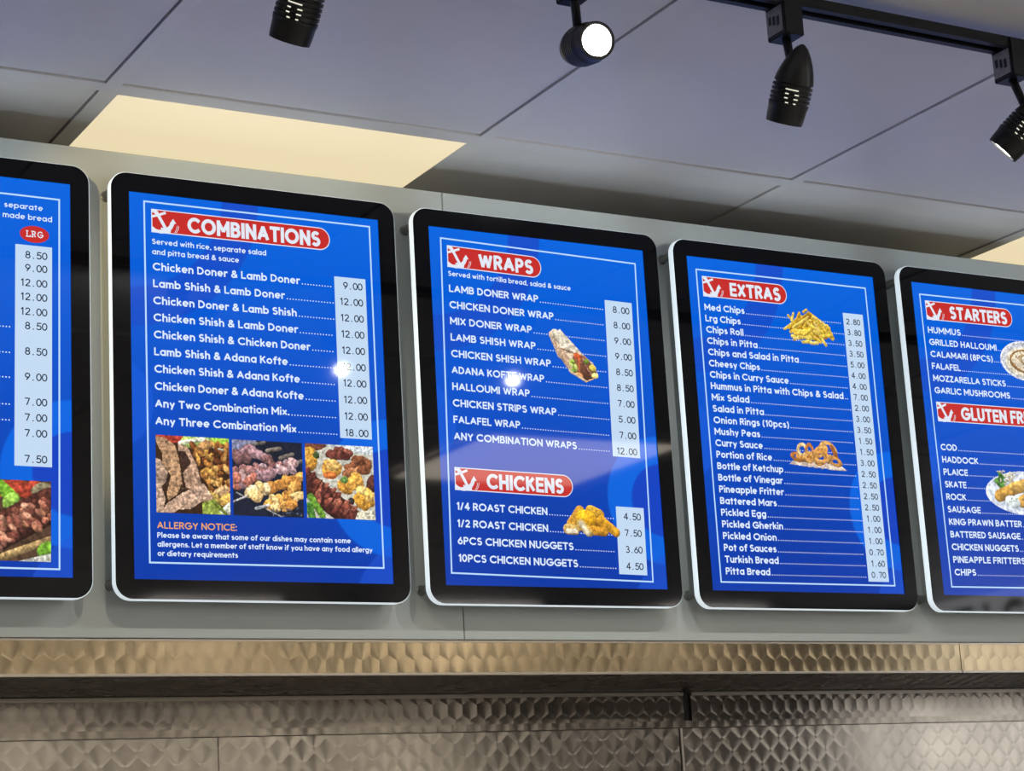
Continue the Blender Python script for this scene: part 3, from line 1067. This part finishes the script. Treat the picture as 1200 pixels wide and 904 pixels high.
def pic_rings():
    p = Paint(150, 66, None, 61)
    p.poly([(.10, .30), (.88, .34), (1.0, .42), (.70, .415), (.0, .375)], (230, 208, 190))
    p.poly([(.0, .372), (.62, .415), (1.0, .415), (1.0, .43), (.6, .425)], (180, 158, 146))
    o1, o2, o3 = (206, 144, 70), (218, 160, 88), (186, 116, 50)
    p.ring(.16, .265, .09, .05, 12, .030, o3)
    p.ring(.25, .16, .07, .075, 20, .030, (226, 190, 132))
    p.ring(.37, .17, .055, .085, 5, .028, o3)
    p.cap(.16, .27, .38, .31, .040, o1, .036, .1)
    p.ring(.36, .26, .06, .06, 0, .028, o2)
    p.ring(.56, .17, .11, .06, -28, .034, o2)
    p.ring(.70, .15, .13, .10, 30, .034, (222, 168, 92))
    p.cap(.76, .10, .84, .24, .036, (176, 104, 50), .03)
    p.ring(.80, .30, .09, .045, 18, .034, o1)
    p.ring(.56, .25, .10, .075, -40, .040, o1)
    p.cap(.48, .31, .60, .32, .038, o2, .03)
    p.cap(.72, .24, .68, .30, .04, o2)
    return p.out(.14, .95)


def pic_hummus():
    p = Paint(160, 98, None, 71)
    p.blob(.5, .305, .5, .305, 0, (226, 230, 240), .0, .8, 1.06)
    p.blob(.5, .30, .46, .27, 0, (196, 196, 204), .0, .9, 1.05)
    p.blob(.5, .33, .40, .23, 0, (226, 214, 190), .06, .85, 1.08)
    p.ring(.5, .31, .28, .16, 0, .03, (150, 110, 62))
    p.blob(.5, .31, .26, .145, 0, (222, 206, 182), .2, .85, 1.1)
    p.ring(.52, .30, .13, .07, 20, .022, (188, 160, 118))
    p.speck(24, .3, .2, .7, .45, (150, 116, 70), .010)
    return p.out(.14, .95)


def pic_fish():
    p = Paint(200, 84, None, 81)
    R = p.rnd
    p.blob(.5, .21, .5, .20, 0, (222, 230, 246), .0, .86, 1.04)
    p.blob(.5, .205, .45, .165, 0, (208, 216, 232), .0, .92, 1.05)
    for _ in range(16):
        p.blob(R.uniform(.14, .24), R.uniform(.04, .18), .03, .018, R.uniform(0, 180), R.choice([(70, 130, 46), (98, 152, 62), (54, 104, 40)]), .4)
    for _ in range(34):
        p.cap(*[q for x, y in [(R.uniform(.18, .34), R.uniform(.02, .14))] for q in (x, y, x + R.uniform(-.04, .04), y + R.uniform(-.03, .03))],
              .008, R.choice([(236, 232, 206), (222, 214, 186), (206, 192, 160)]))
    for k in range(26):
        x, y = R.uniform(.55, .86), R.uniform(.10, .34)
        p.cap(x, y, x + R.uniform(.03, .08), y + R.uniform(-.04, .02), .014, R.choice([(230, 176, 78), (240, 196, 108), (214, 154, 62)]))
    p.cap(.15, .24, .56, .10, .055, (222, 166, 72), .05, .25)
    p.cap(.34, .16, .60, .12, .05, (232, 182, 92), .045, .3)
    p.cap(.40, .29, .62, .20, .05, (224, 170, 82), .05, .25)
    p.blob(.55, .09, .045, .03, 40, (236, 238, 232), .2)
    p.cap(.46, .33, .74, .31, .018, (236, 190, 104))
    p.blob(.30, .29, .085, .055, 12, (222, 230, 232), .1)
    p.speck(9, .26, .26, .36, .31, (140, 160, 120), .006)
    return p.out(.14, .95)


# ---- backdrop print shared by all five boxes
def backdrop_mesh():
    nx, ny = 169, 238
    u, w = np.meshgrid(np.linspace(0, PW, nx), np.linspace(0, PH, ny))
    top, mid, bot = np.array((0, 101, 224.)), np.array((0, 84, 206.)), np.array((0, 58, 172.))
    t = (w / PH)[..., None]
    c = np.where(t < .45, top + (mid - top) * t / .45, mid + (bot - mid) * (t - .45) / .55)
    # darker middle towards the bottom
    g = np.exp(-(((u - 190) / 150) ** 2 + ((w - 520) / 190) ** 2))[..., None]
    c = c * (1 - .30 * g) + np.array((0, 42, 140.)) * .30 * g

    def over(mask, col, a):
        m = np.clip(mask, 0, 1)[..., None] * a
        return c * (1 - m) + np.array(col, float) * m

    def soft(d, s=1.2):
        return np.clip(.5 - d / (2 * s), 0, 1)

    def ringm(cx, cy, r0, r1):
        r = np.hypot(u - cx, w - cy)
        return soft(r - r1) * soft(r0 - r)
    c = over(ringm(-14, -14, 166, 226) * np.clip(1.1 - w / 400, .2, 1), (40, 56, 182), .5)
    c = over(ringm(-40, 330, 0, 74), (24, 96, 224), .5)
    c = over(ringm(424, 442, 62, 110), (0, 112, 238), .72)
    c = over(ringm(424, 442, 0, 62), (20, 64, 196), .7)
    c = over(ringm(470, 640, 0, 118), (30, 86, 214), .55)
    vs = [((x - PW / 2) / 1000, 0, (PH / 2 - y) / 1000) for x, y in zip(u.ravel(), w.ravel())]
    fs = []
    for j in range(ny - 1):
        for i in range(nx - 1):
            k = j * nx + i
            fs.append((k + nx, k + nx + 1, k + 1, k))
    me = bpy.data.meshes.new('display_panel')
    me.from_pydata(vs, [], fs)
    me.update()
    at = me.attributes.new('Col', 'FLOAT_COLOR', 'POINT')
    col = np.ones((nx * ny, 4), np.float32)
    col[:, :3] = lin(c.reshape(-1, 3))
    at.data.foreach_set('color', col.ravel())
    me.materials.append(G_PIC)
    return me


BACKDROP = backdrop_mesh()


def rrect(hw, hh, r, n=10):
    pts = []
    for cx, cz, a in ((hw - r, hh - r, 0), (-hw + r, hh - r, 90), (-hw + r, -hh + r, 180), (hw - r, -hh + r, 270)):
        for i in range(n + 1):
            t = math.radians(a + 90 * i / n)
            pts.append((cx + r * math.cos(t), cz + r * math.sin(t)))
    return pts


BHW, BHH, BR = 0.2385, 0.3262, 0.026
BT = 0.012


def bezel_mesh():
    P = rrect(BHW, BHH, BR)
    hw, hh = PW / 2000, PH / 2000
    n = len(P)
    yf, yi = -0.0020, 0.0002
    Q = [(max(-hw, min(hw, x)), max(-hh, min(hh, z))) for x, z in P]
    V = [(x, yf, z) for x, z in P] + [(x, yf, z) for x, z in Q] + [(x, yi, z) for x, z in Q]
    F = []
    for i in range(n):
        j = (i + 1) % n
        F.append((i, n + i, n + j, j))
        F.append((n + i, 2 * n + i, 2 * n + j, n + j))
    bm = bmesh.new()
    vs = [bm.verts.new(p) for p in V]
    for q in F:
        try:
            bm.faces.new([vs[k] for k in q])
        except ValueError:
            pass
    bmesh.ops.remove_doubles(bm, verts=bm.verts, dist=1e-6)
    bmesh.ops.dissolve_degenerate(bm, edges=bm.edges, dist=1e-6)
    bmesh.ops.recalc_face_normals(bm, faces=bm.faces)
    s = sum(f.normal.y * f.calc_area() for f in bm.faces)
    if s > 0:
        bmesh.ops.reverse_faces(bm, faces=bm.faces)
    me = bpy.data.meshes.new('bezel')
    bm.to_mesh(me)
    bm.free()
    me.materials.append(M_BEZEL)
    return me


def slab_mesh():
    bm = bmesh.new()
    sec = [(BHW, BHH, BR, -0.0019), (BHW + 0.0012, BHH + 0.0012, BR + .001, -0.0004), (BHW + 0.0012, BHH + 0.0012, BR + .001, BT - 0.001),
           (BHW, BHH, BR, BT)]
    rows = []
    for hw, hh, r, y in sec:
        rows.append([bm.verts.new((x, y, z)) for x, z in rrect(hw, hh, r)])
    n = len(rows[0])
    for a, b in zip(rows, rows[1:]):
        for i in range(n):
            j = (i + 1) % n
            bm.faces.new((a[i], a[j], b[j], b[i]))
    bmesh.ops.recalc_face_normals(bm, faces=bm.faces)
    me = bpy.data.meshes.new('acrylic_edge')
    bm.to_mesh(me)
    bm.free()
    for p in me.polygons:
        p.use_smooth = True
    me.set_sharp_from_angle(angle=math.radians(40))
    me.materials.append(M_EDGE)
    return me


BEZEL, SLAB = bezel_mesh(), slab_mesh()


def link(name, me, parent, loc=(0, 0, 0)):
    o = bpy.data.objects.new(name, me)
    COL.objects.link(o)
    o.parent = parent
    o.location = loc
    return o


def back_mesh():
    P = rrect(BHW - .002, BHH - .002, BR)
    me = bpy.data.meshes.new('back_plate')
    me.from_pydata([(x, BT - .0008, z) for x, z in P], [], [tuple(range(len(P)))])
    me.materials.append(M_BACK)
    return me


BACKPLATE = back_mesh()


def light_box(x, label, ox, oy, th, dz=0.0):
    root = empty('menu_light_box', (x, 0, dz))
    tag(root, label, 'menu board', 'lit menu boxes in a row on the fascia')
    link('bezel', BEZEL, root)
    link('acrylic_edge', SLAB, root)
    link('back_plate', BACKPLATE, root)
    mesh_obj('added_glow_strip', [(-.205, .0008, BHH + .0013), (.205, .0008, BHH + .0013), (.205, .0050, BHH + .0013), (-.205, .0050, BHH + .0013)],
             [(0, 1, 2, 3)], M_ADDED_GLOW, root)  # added strip, throws a glow up onto the ceiling
    for sx in (-1, 1):
        for sz in (-1, 1):
            o = lathe('standoff', [(0, BT - .0008), (.0085, BT - .0008), (.0085, BT + .003), (.0070, BT + .004), (.0070, YW - .003),
                                   (.0085, YW - .002), (.0085, YW)], M_STANDOFF, root, 20)
            o.rotation_euler = (-math.pi / 2, 0, 0)
            o.location = (sx * (BHW - .0075), 0, sz * (BHH - .026))
    disp = link('display_panel', BACKDROP, root)
    b = Board(root, disp, ox, oy, th)
    b.border()
    return b


PITCH = 0.5115
CAPW = 0.20

# --- first box (only its right edge is in the photograph)
b = light_box(-2 * PITCH, 'lit blue menu cut off by the left edge, red LRG oval above its prices', 23.5, 24.0, .0052)
b.text('menu_note', 'separate', 355, 20.8, 8.4, .17, 58, right=True)
b.text('menu_note', 'made bread', 369, 36.6, 8.4, .17, 74, right=True)
V, F = [], []
disc(342.5, -58.4, 22.0, 13.0, V, F, 32)
b.flat('size_oval', V, F, G_RED, 2)
# LRG in a typewriter face: slab serifs on each stem
V, F = [], []
for ch, x in (('L', 330.6), ('R', 338.6), ('G', 346.8)):
    v2, f2, _ = text_shape(ch, 10.0, .16, None, sx=(1.0 if ch == 'L' else .76))
    k = len(V)
    V += [Vector((p[0] + x, p[1] - 63.2)) for p in v2]
    F += [tuple(i + k for i in q) for q in f2]
    if ch in 'LR':
        ribbon([(x - 1.0, -63.2 + .7), (x + 2.4, -63.2 + .7)], 1.4, False, V, F)
        ribbon([(x - 1.0, -63.2 + 9.3), (x + 2.6, -63.2 + 9.3)], 1.4, False, V, F)
    if ch == 'L':
        ribbon([(x + 5.4, -63.2), (x + 5.4, -63.2 + 3.2)], 1.4, False, V, F)
b.flat('size_text', V, F, G_WHITE, 3)
b.rect('price_strip', 314, 76, 369, 408, G_STRIP, 2)
for t, y in (('8.50', 96.5), ('9.00', 116.5), ('12.00', 139.2), ('12.00', 160.6), ('12.00', 183), ('8.50', 204.6), ('8.50', 243), ('9.00', 281.2),
             ('7.00', 318.5), ('7.00', 341.8), ('7.00', 365), ('7.50', 403)):
    b.price(t, 361, y)
for y in (204, 242.5, 279.5, 319.5, 342.8):
    V, F = [], []
    x = 306.0
    while x > 210:
        disc(x, 1.1, 1.12, 1.12, V, F, 8)
        x -= 4.75
    b.flat('leader_dots', V, F, G_TEXT, 3, 0, y)
b.picture('food_picture', pic_kofte(), 196, 429, 171.5, 117)

# --- combinations
b = light_box(-PITCH, 'lit blue menu headed COMBINATIONS with three square food pictures', 24.4, 13.0, 0)
b.banner('COMBINATIONS', 10.8, 298, 223)
b.text('menu_note', 'Served with rice, separate salad', 11.4, 67.0, 8.6, .18, 187)
b.text('menu_note', 'and pitta bread & sauce', 11.4, 83.2, 8.6, .18, 141)
items = [('Chicken Doner & Lamb Doner', 242, '9.00'), ('Lamb Shish & Lamb Doner', 215.5, '12.00'), ('Chicken Doner & Lamb Shish', 235, '12.00'),
         ('Chicken Shish & Lamb Doner', 236, '12.00'), ('Chicken Shish & Chicken Doner', 256, '12.00'), ('Lamb Shish & Adana Kofte', 217, '12.00'),
         ('Chicken Shish & Adana Kofte', 236.5, '12.00'), ('Chicken Doner & Adana Kofte', 242, '12.00'),
         ('Any Two Combination Mix.', 217, '12.00'), ('Any Three Combination Mix', 228, '18.00')]
b.rect('price_strip', 314, 89.7, 368.8, 352.6, G_STRIP, 2)
for i, (t, w, p) in enumerate(items):
    y = 108.6 + 26.66 * i
    b.line(t, 12, y, 12.3, CAPW, w, 312)
    b.price(p, 362, y + .8, 11.2, 8.5)
b.picture('food_picture', pic_doner(), 11.4, 364, 116.5, 117.5)
b.picture('food_picture', pic_grill(), 132.8, 364.5, 115, 117)
b.picture('food_picture', pic_mixed(), 253, 364.2, 116, 117)
b.text('notice_heading', 'ALLERGY NOTICE:', 12, 505.2, 10.4, .175, 125.5, G_ORANGE)
b.text('notice_text', 'Please be aware that some of our dishes may contain some', 12, 518.8, 8.0, .19, 313)
b.text('notice_text', 'allergens. Let a member of staff know if you have any food allergy', 12, 532.3, 8.0, .19, 349.5)
b.text('notice_text', 'or dietary requirements', 12, 546.0, 8.0, .19, 126)

# --- wraps and chickens
b = light_box(0, 'lit blue menu headed WRAPS and CHICKENS with a rolled wrap picture', 22.5, 18.3, .0190)
b.banner('WRAPS', 11, 179, 105)
b.text('menu_note', 'Served with tortilla bread, salad & sauce', 11.6, 63.6, 8.6, .18, 234.5)
items = [('LAMB DONER WRAP', 169, '8.00'), ('CHICKEN DONER WRAP', 197.5, '8.00'), ('MIX DONER WRAP', 154, '9.00'), ('LAMB SHISH WRAP', 160, '9.00'),
         ('CHICKEN SHISH WRAP', 188, '8.50'), ('ADANA KOFTE WRAP', 173.6, '8.50'), ('HALLOUMI WRAP', 144.6, '7.00'),
         ('CHICKEN STRIPS WRAP', 194.4, '5.00'), ('FALAFEL WRAP', 123.8, '7.00'), ('ANY COMBINATION WRAPS', 231, '12.00')]
b.rect('price_strip', 313.4, 72.5, 368.3, 346, G_STRIP, 2)
for i, (t, w, p) in enumerate(items):
    y = 91.2 + 27.56 * i
    b.line(t, 12.2, y, 12.5, CAPW, w, 311)
    b.price(p, 361.5, y + 2.6, 11.2, 8.5)
b.banner('CHICKENS', 384.2, 221, 145)
b.rect('price_strip', 314, 431.6, 369.3, 545.7, G_STRIP, 2)
for i, (t, w, p) in enumerate([('1/4 ROAST CHICKEN', 168, '4.50'), ('1/2 ROAST CHICKEN', 168, '7.50'), ('6PCS CHICKEN NUGGETS', 215, '3.60'),
                               ('10PCS CHICKEN NUGGETS', 222, '4.50')]):
    y = 453.7 + 27.95 * i
    b.line(t, 12.6, y, 12.5, CAPW, w, 311)
    b.price(p, 361.5, y - .2, 11.2, 8.5)
b.picture('food_picture', pic_wrap(), 197, 133, 99, 90)
b.picture('food_picture', pic_nuggets(), 208, 431, 113, 54.5)

# --- extras
b = light_box(PITCH, 'lit blue menu headed EXTRAS with pictures of chips and onion rings', 19.6, 23.0, 0)
b.banner('EXTRAS', 11, 184.5, 112)
ex = [('Med Chips', 86.4, '2.80'), ('Lrg Chips', 76, '3.80'), ('Chips Roll', 80, '3.50'), ('Chips in Pitta', 108.5, '3.50'),
      ('Chips and Salad in Pitta', 198, '5.00'), ('Cheesy Chips', 109.7, '4.00'), ('Chips in Curry Sauce', 171, '4.00'),
      ('Hummus in Pitta with Chips & Salad', 292.5, '7.00'), ('Mix Salad', 80.6, '2.00'), ('Salad in Pitta', 110, '3.00'),
      ('Onion Rings (10pcs)', 163, '3.50'), ('Mushy Peas', 97.6, '1.50'), ('Curry Sauce', 101, '1.50'), ('Portion of Rice', 119.2, '3.00'),
      ('Bottle of Ketchup', 141.4, '2.50'), ('Bottle of Vinegar', 138, '2.50'), ('Pineapple Fritter', 138, '2.50'), ('Battered Mars', 120.7, '2.50'),
      ('Pickled Egg', 95.7, '1.00'), ('Pickled Gherkin', 130, '1.00'), ('Pickled Onion', 113.8, '1.00'), ('Pot of Sauces', 111.3, '0.70'),
      ('Turkish Bread', 114, '1.60'), ('Pitta Bread', 93.8, '0.70')]
b.rect('price_strip', 320.8, 52.4, 367.4, 549.6, G_STRIP, 2)
for i, (t, w, p) in enumerate(ex):
    y = 74.0 + 20.39 * i
    b.line(t, 11.2, y, 12.2, .205, w, 319)
    b.price(p, 358.5 + .1 * i, y, 10.6, 8.3)
b.picture('food_picture', pic_fries(), 180, 52, 118, 71)
b.picture('food_picture', pic_rings(), 166, 295, 130, 57)

# --- starters and gluten free
b = light_box(2 * PITCH, 'lit blue menu headed STARTERS, cut off by the right edge', 19.0, 22.6, -.0052)
b.banner('STARTERS', 11.2, 217, 145)
st = [('HUMMUS', 81), ('GRILLED HALLOUMI', 167.8), ('CALAMARI (8PCS)', 154.5), ('FALAFEL', 70.4), ('MOZZARELLA STICKS', 180.5), ('GARLIC MUSHROOMS', 188.3)]
for i, (t, w) in enumerate(st):
    b.line(t, 10.4, 74.9 + 23.36 * i, 12.4, .205, w, 312)
b.banner('GLUTEN FREE', 208, 262, 190)
gf = [('COD', 39), ('HADDOCK', 88), ('PLAICE', 59.2), ('SKATE', 52.2), ('ROCK', 48), ('SAUSAGE', 80.3), ('KING PRAWN BATTER', 179), ('BATTERED SAUSAGE', 172),
      ('CHICKEN NUGGETS', 164), ('PINEAPPLE FRITTERS', 176.6), ('CHIPS', 52)]
for i, (t, w) in enumerate(gf):
    b.line(t, 10.2, 300.6 + 23.44 * i, 12.4, .205, w, 312)
b.rect('price_strip', 314, 54, 368.5, 203, G_STRIP, 2)
b.rect('price_strip', 314, 280, 368.5, 546, G_STRIP, 2)
b.picture('food_picture', pic_hummus(), 184, 74, 132, 80.5)
b.picture('food_picture', pic_fish(), 108, 330, 218, 91)

# ------------------------------------------------------------------ lighting track and its lamps
TY = -0.7345                # middle of the track
TZ0, TZ1 = 0.411, 0.427
bm = bmesh.new()
x0, x1 = -2.6, 2.4
for lo, hi in (((x0, TY - .0175, TZ0 + .004), (x1, TY - .0135, TZ1)), ((x0, TY + .0135, TZ0 + .004), (x1, TY + .0175, TZ1)),
               ((x0, TY - .0135, TZ1 - .006), (x1, TY + .0135, TZ1)),
               ((x0, TY - .0175, TZ0), (x1, TY - .0070, TZ0 + .004)), ((x0, TY + .0070, TZ0), (x1, TY + .0175, TZ0 + .004))):
    add_box(bm, lo, hi)
tr_clips = bmesh.new()
for x in (-1.9, -.62, .66, 1.94):
    add_box(tr_clips, (x, TY - .012, TZ1), (x + .03, TY + .012, ZC + .001))
trk = tag(bm_obj('lighting_track', bm, M_BLK2), 'long black lighting track on the ceiling carrying the spotlights', 'lighting track')
bm_obj('mounting_clip', tr_clips, M_BLK2, trk)


def spotlight(adx, mouth, axis, label, energy=1.0, roll=0.0, vent=True, tint=(0.98, 1.0, 0.96), cone=132):
    """adx: x of the adapter on the track; mouth: centre of the lamp's open end; axis: where it points"""
    axis = Vector(axis).normalized()
    mouth = Vector(mouth)
    root = empty('track_spotlight', (adx, TY, TZ0))
    tag(root, label, 'spotlight', 'black bullet spotlights on the ceiling track')
    ad = box_obj('adapter', (-.0165, -.021, -.046), (.0165, .021, .014), M_BLK2, root, .0015)
    st = box_obj('sticker', (-.0171, -.016, -.040), (-.0166, .019, -.002), M_STICK, ad)
    bm = bmesh.new()
    rr = random.Random(4)
    for k in range(3):
        add_box(bm, (-.01745, -.010 + .009 * k, -.030 + .003 * k), (-.0171, -.004 + .009 * k, -.016 + .002 * k))
    bm_obj('sticker_print', bm, M_STKTXT, ad)
    L = 0.104
    # frame of the head: local -z points along the axis, so +z runs to the pointed tip
    zax = -axis
    ref = Vector((-.55, -.80, -.25))         # vents look out over the counter
    yax = zax.cross(ref).normalized()
    xax = yax.cross(zax)
    R3 = Matrix((xax, yax, zax)).transposed() @ Matrix.Rotation(roll, 3, 'Z') @ Matrix.Scale(1.05, 3)
    loc = mouth - Vector((adx, TY, TZ0))
    head = lathe('head', [(.0228, .000), (.0240, .000), (.0248, .006), (.0256, .0195), (.0262, .0205), (.0262, .0225)]
                 + [q for k in range(5) for q in ((.0266, .0230 + .0058 * k), (.0266, .0262 + .0058 * k), (.0236, .0264 + .0058 * k), (.0236, .0286 + .0058 * k))]
                 + [(.0262, .0530), (.0250, .0600), (.0226, .0690), (.0190, .0790), (.0142, .0890), (.0082, .0985), (.0030, .1030), (.0, L)],
                 M_BLK, root, 56)
    mh = R3.to_4x4()
    mh.translation = loc
    head.matrix_local = mh
    lathe('rim', [(.0206, .0040), (.0206, -.0008), (.0240, -.0008), (.0246, .0040)], M_BLK, head, 48)
    rf = lathe('reflector', [(.0206, .0016), (.0176, .0060), (.0160, .0090)], M_REFL, head, 48)
    lathe('lens', [(.0, .0012), (.0165, .0014), (.0188, .0020)], M_LENS, head, 40)
    if vent:
        V, F = [], []
        for k in range(4):
            z0, z1 = .0264 + .0058 * k, .0286 + .0058 * k
            for c in (0, 180):
                for s0, s1 in ((-20, -9), (10, 24)) if k in (1, 2) else ((-22, 20),) if k == 3 else ((-14, -4), (12, 20)):
                    for q in range(4):
                        a, e = [math.radians(c + s0 + (s1 - s0) * (q + d) / 4) for d in (0, 1)]
                        n = len(V)
                        V += [(.0239 * math.cos(a), .0239 * math.sin(a), z0 + .0004), (.0239 * math.cos(e), .0239 * math.sin(e), z0 + .0004),
                              (.0239 * math.cos(e), .0239 * math.sin(e), z1 - .0004), (.0239 * math.cos(a), .0239 * math.sin(a), z1 - .0004)]
                        F.append((n, n + 1, n + 2, n + 3))
        mesh_obj('vent_glow', V, F, M_VENT, head)
    # stem from the adapter down to a knuckle on the side of the head
    a = Vector((0, 0, -.044))
    side = mouth - axis * .060 - Vector((adx, TY, TZ0))
    e = side + (a - side).normalized() * .014
    d = e - a
    cyl = lathe('stem', [(0, 0), (.0062, 0), (.0062, d.length), (0, d.length)], M_BLK, root, 20)
    cyl.matrix_local = Matrix.Translation(a) @ d.to_track_quat('Z', 'Y').to_matrix().to_4x4()
    if energy:
        ld = bpy.data.lights.new('spot', 'SPOT')
        ld.energy = SPOT_W * energy
        ld.spot_size = math.radians(cone)
        ld.spot_blend = 0.45
        ld.shadow_soft_size = 0.004
        ld.color = tint
        lo = bpy.data.objects.new('lamp_light', ld)
        COL.objects.link(lo)
        lo.parent = head
        lo.matrix_local = Matrix.Translation((0, 0, -.003))
    return root


spotlight(-.775, (-.777, -.738, .243), (-.08, .57, -.82), 'black spotlight at the top edge above the combinations menu, only its lower half in view', 1.0, 0, True, (1.0, 0.90, 0.72))
spotlight(-.366, (-.346, -.750, .306), (-.16, -.96, -.25), 'lit spotlight with its round white lamp facing the viewer', 1.0, 0, False)
spotlight(-.021, (-.033, -.728, .243), (0, .52, -.86), 'whole black spotlight hanging above the extras menu with glowing vents', 1.0, 0)
spotlight(.399, (.362, -.735, .250), (-.44, .59, -.62), 'black spotlight cut off by the right edge, tilted to the left', 1.0, 0)

spotlight(-1.30, (-1.265, -.700, .290), (.66, .74, -.17), 'added black spotlight, unseen beyond the left edge, its warm beam on the upper fascia', 2.6, 0, True, (1.0, 0.78, 0.40), 42)  # extra lamp out of view, added to warm the upper left fascia

# lettering on the frosted shopfront, read from outside (seen mirrored in the starters menu)
def window_word(word, y_start, ztop, hgt):
    V, F = [], []
    x = 0
    for ch, adv in word:
        v2, f2, tot = text_shape(ch, hgt, .17, None)
        k = len(V)
        V += [Vector((p[0] + x, p[1])) for p in v2]
        F += [tuple(i + k for i in q) for q in f2]
        x += tot + adv
    vs = [(ROOM[1] + 0.029, y_start + p[0], ztop - hgt + p[1]) for p in V]
    return mesh_obj('window_lettering', vs, F, M_VINYL, win)


window_word([('F', .07), ('I', .08), ('S', .07), ('H', 0)], -4.93, 0.392, 0.26)
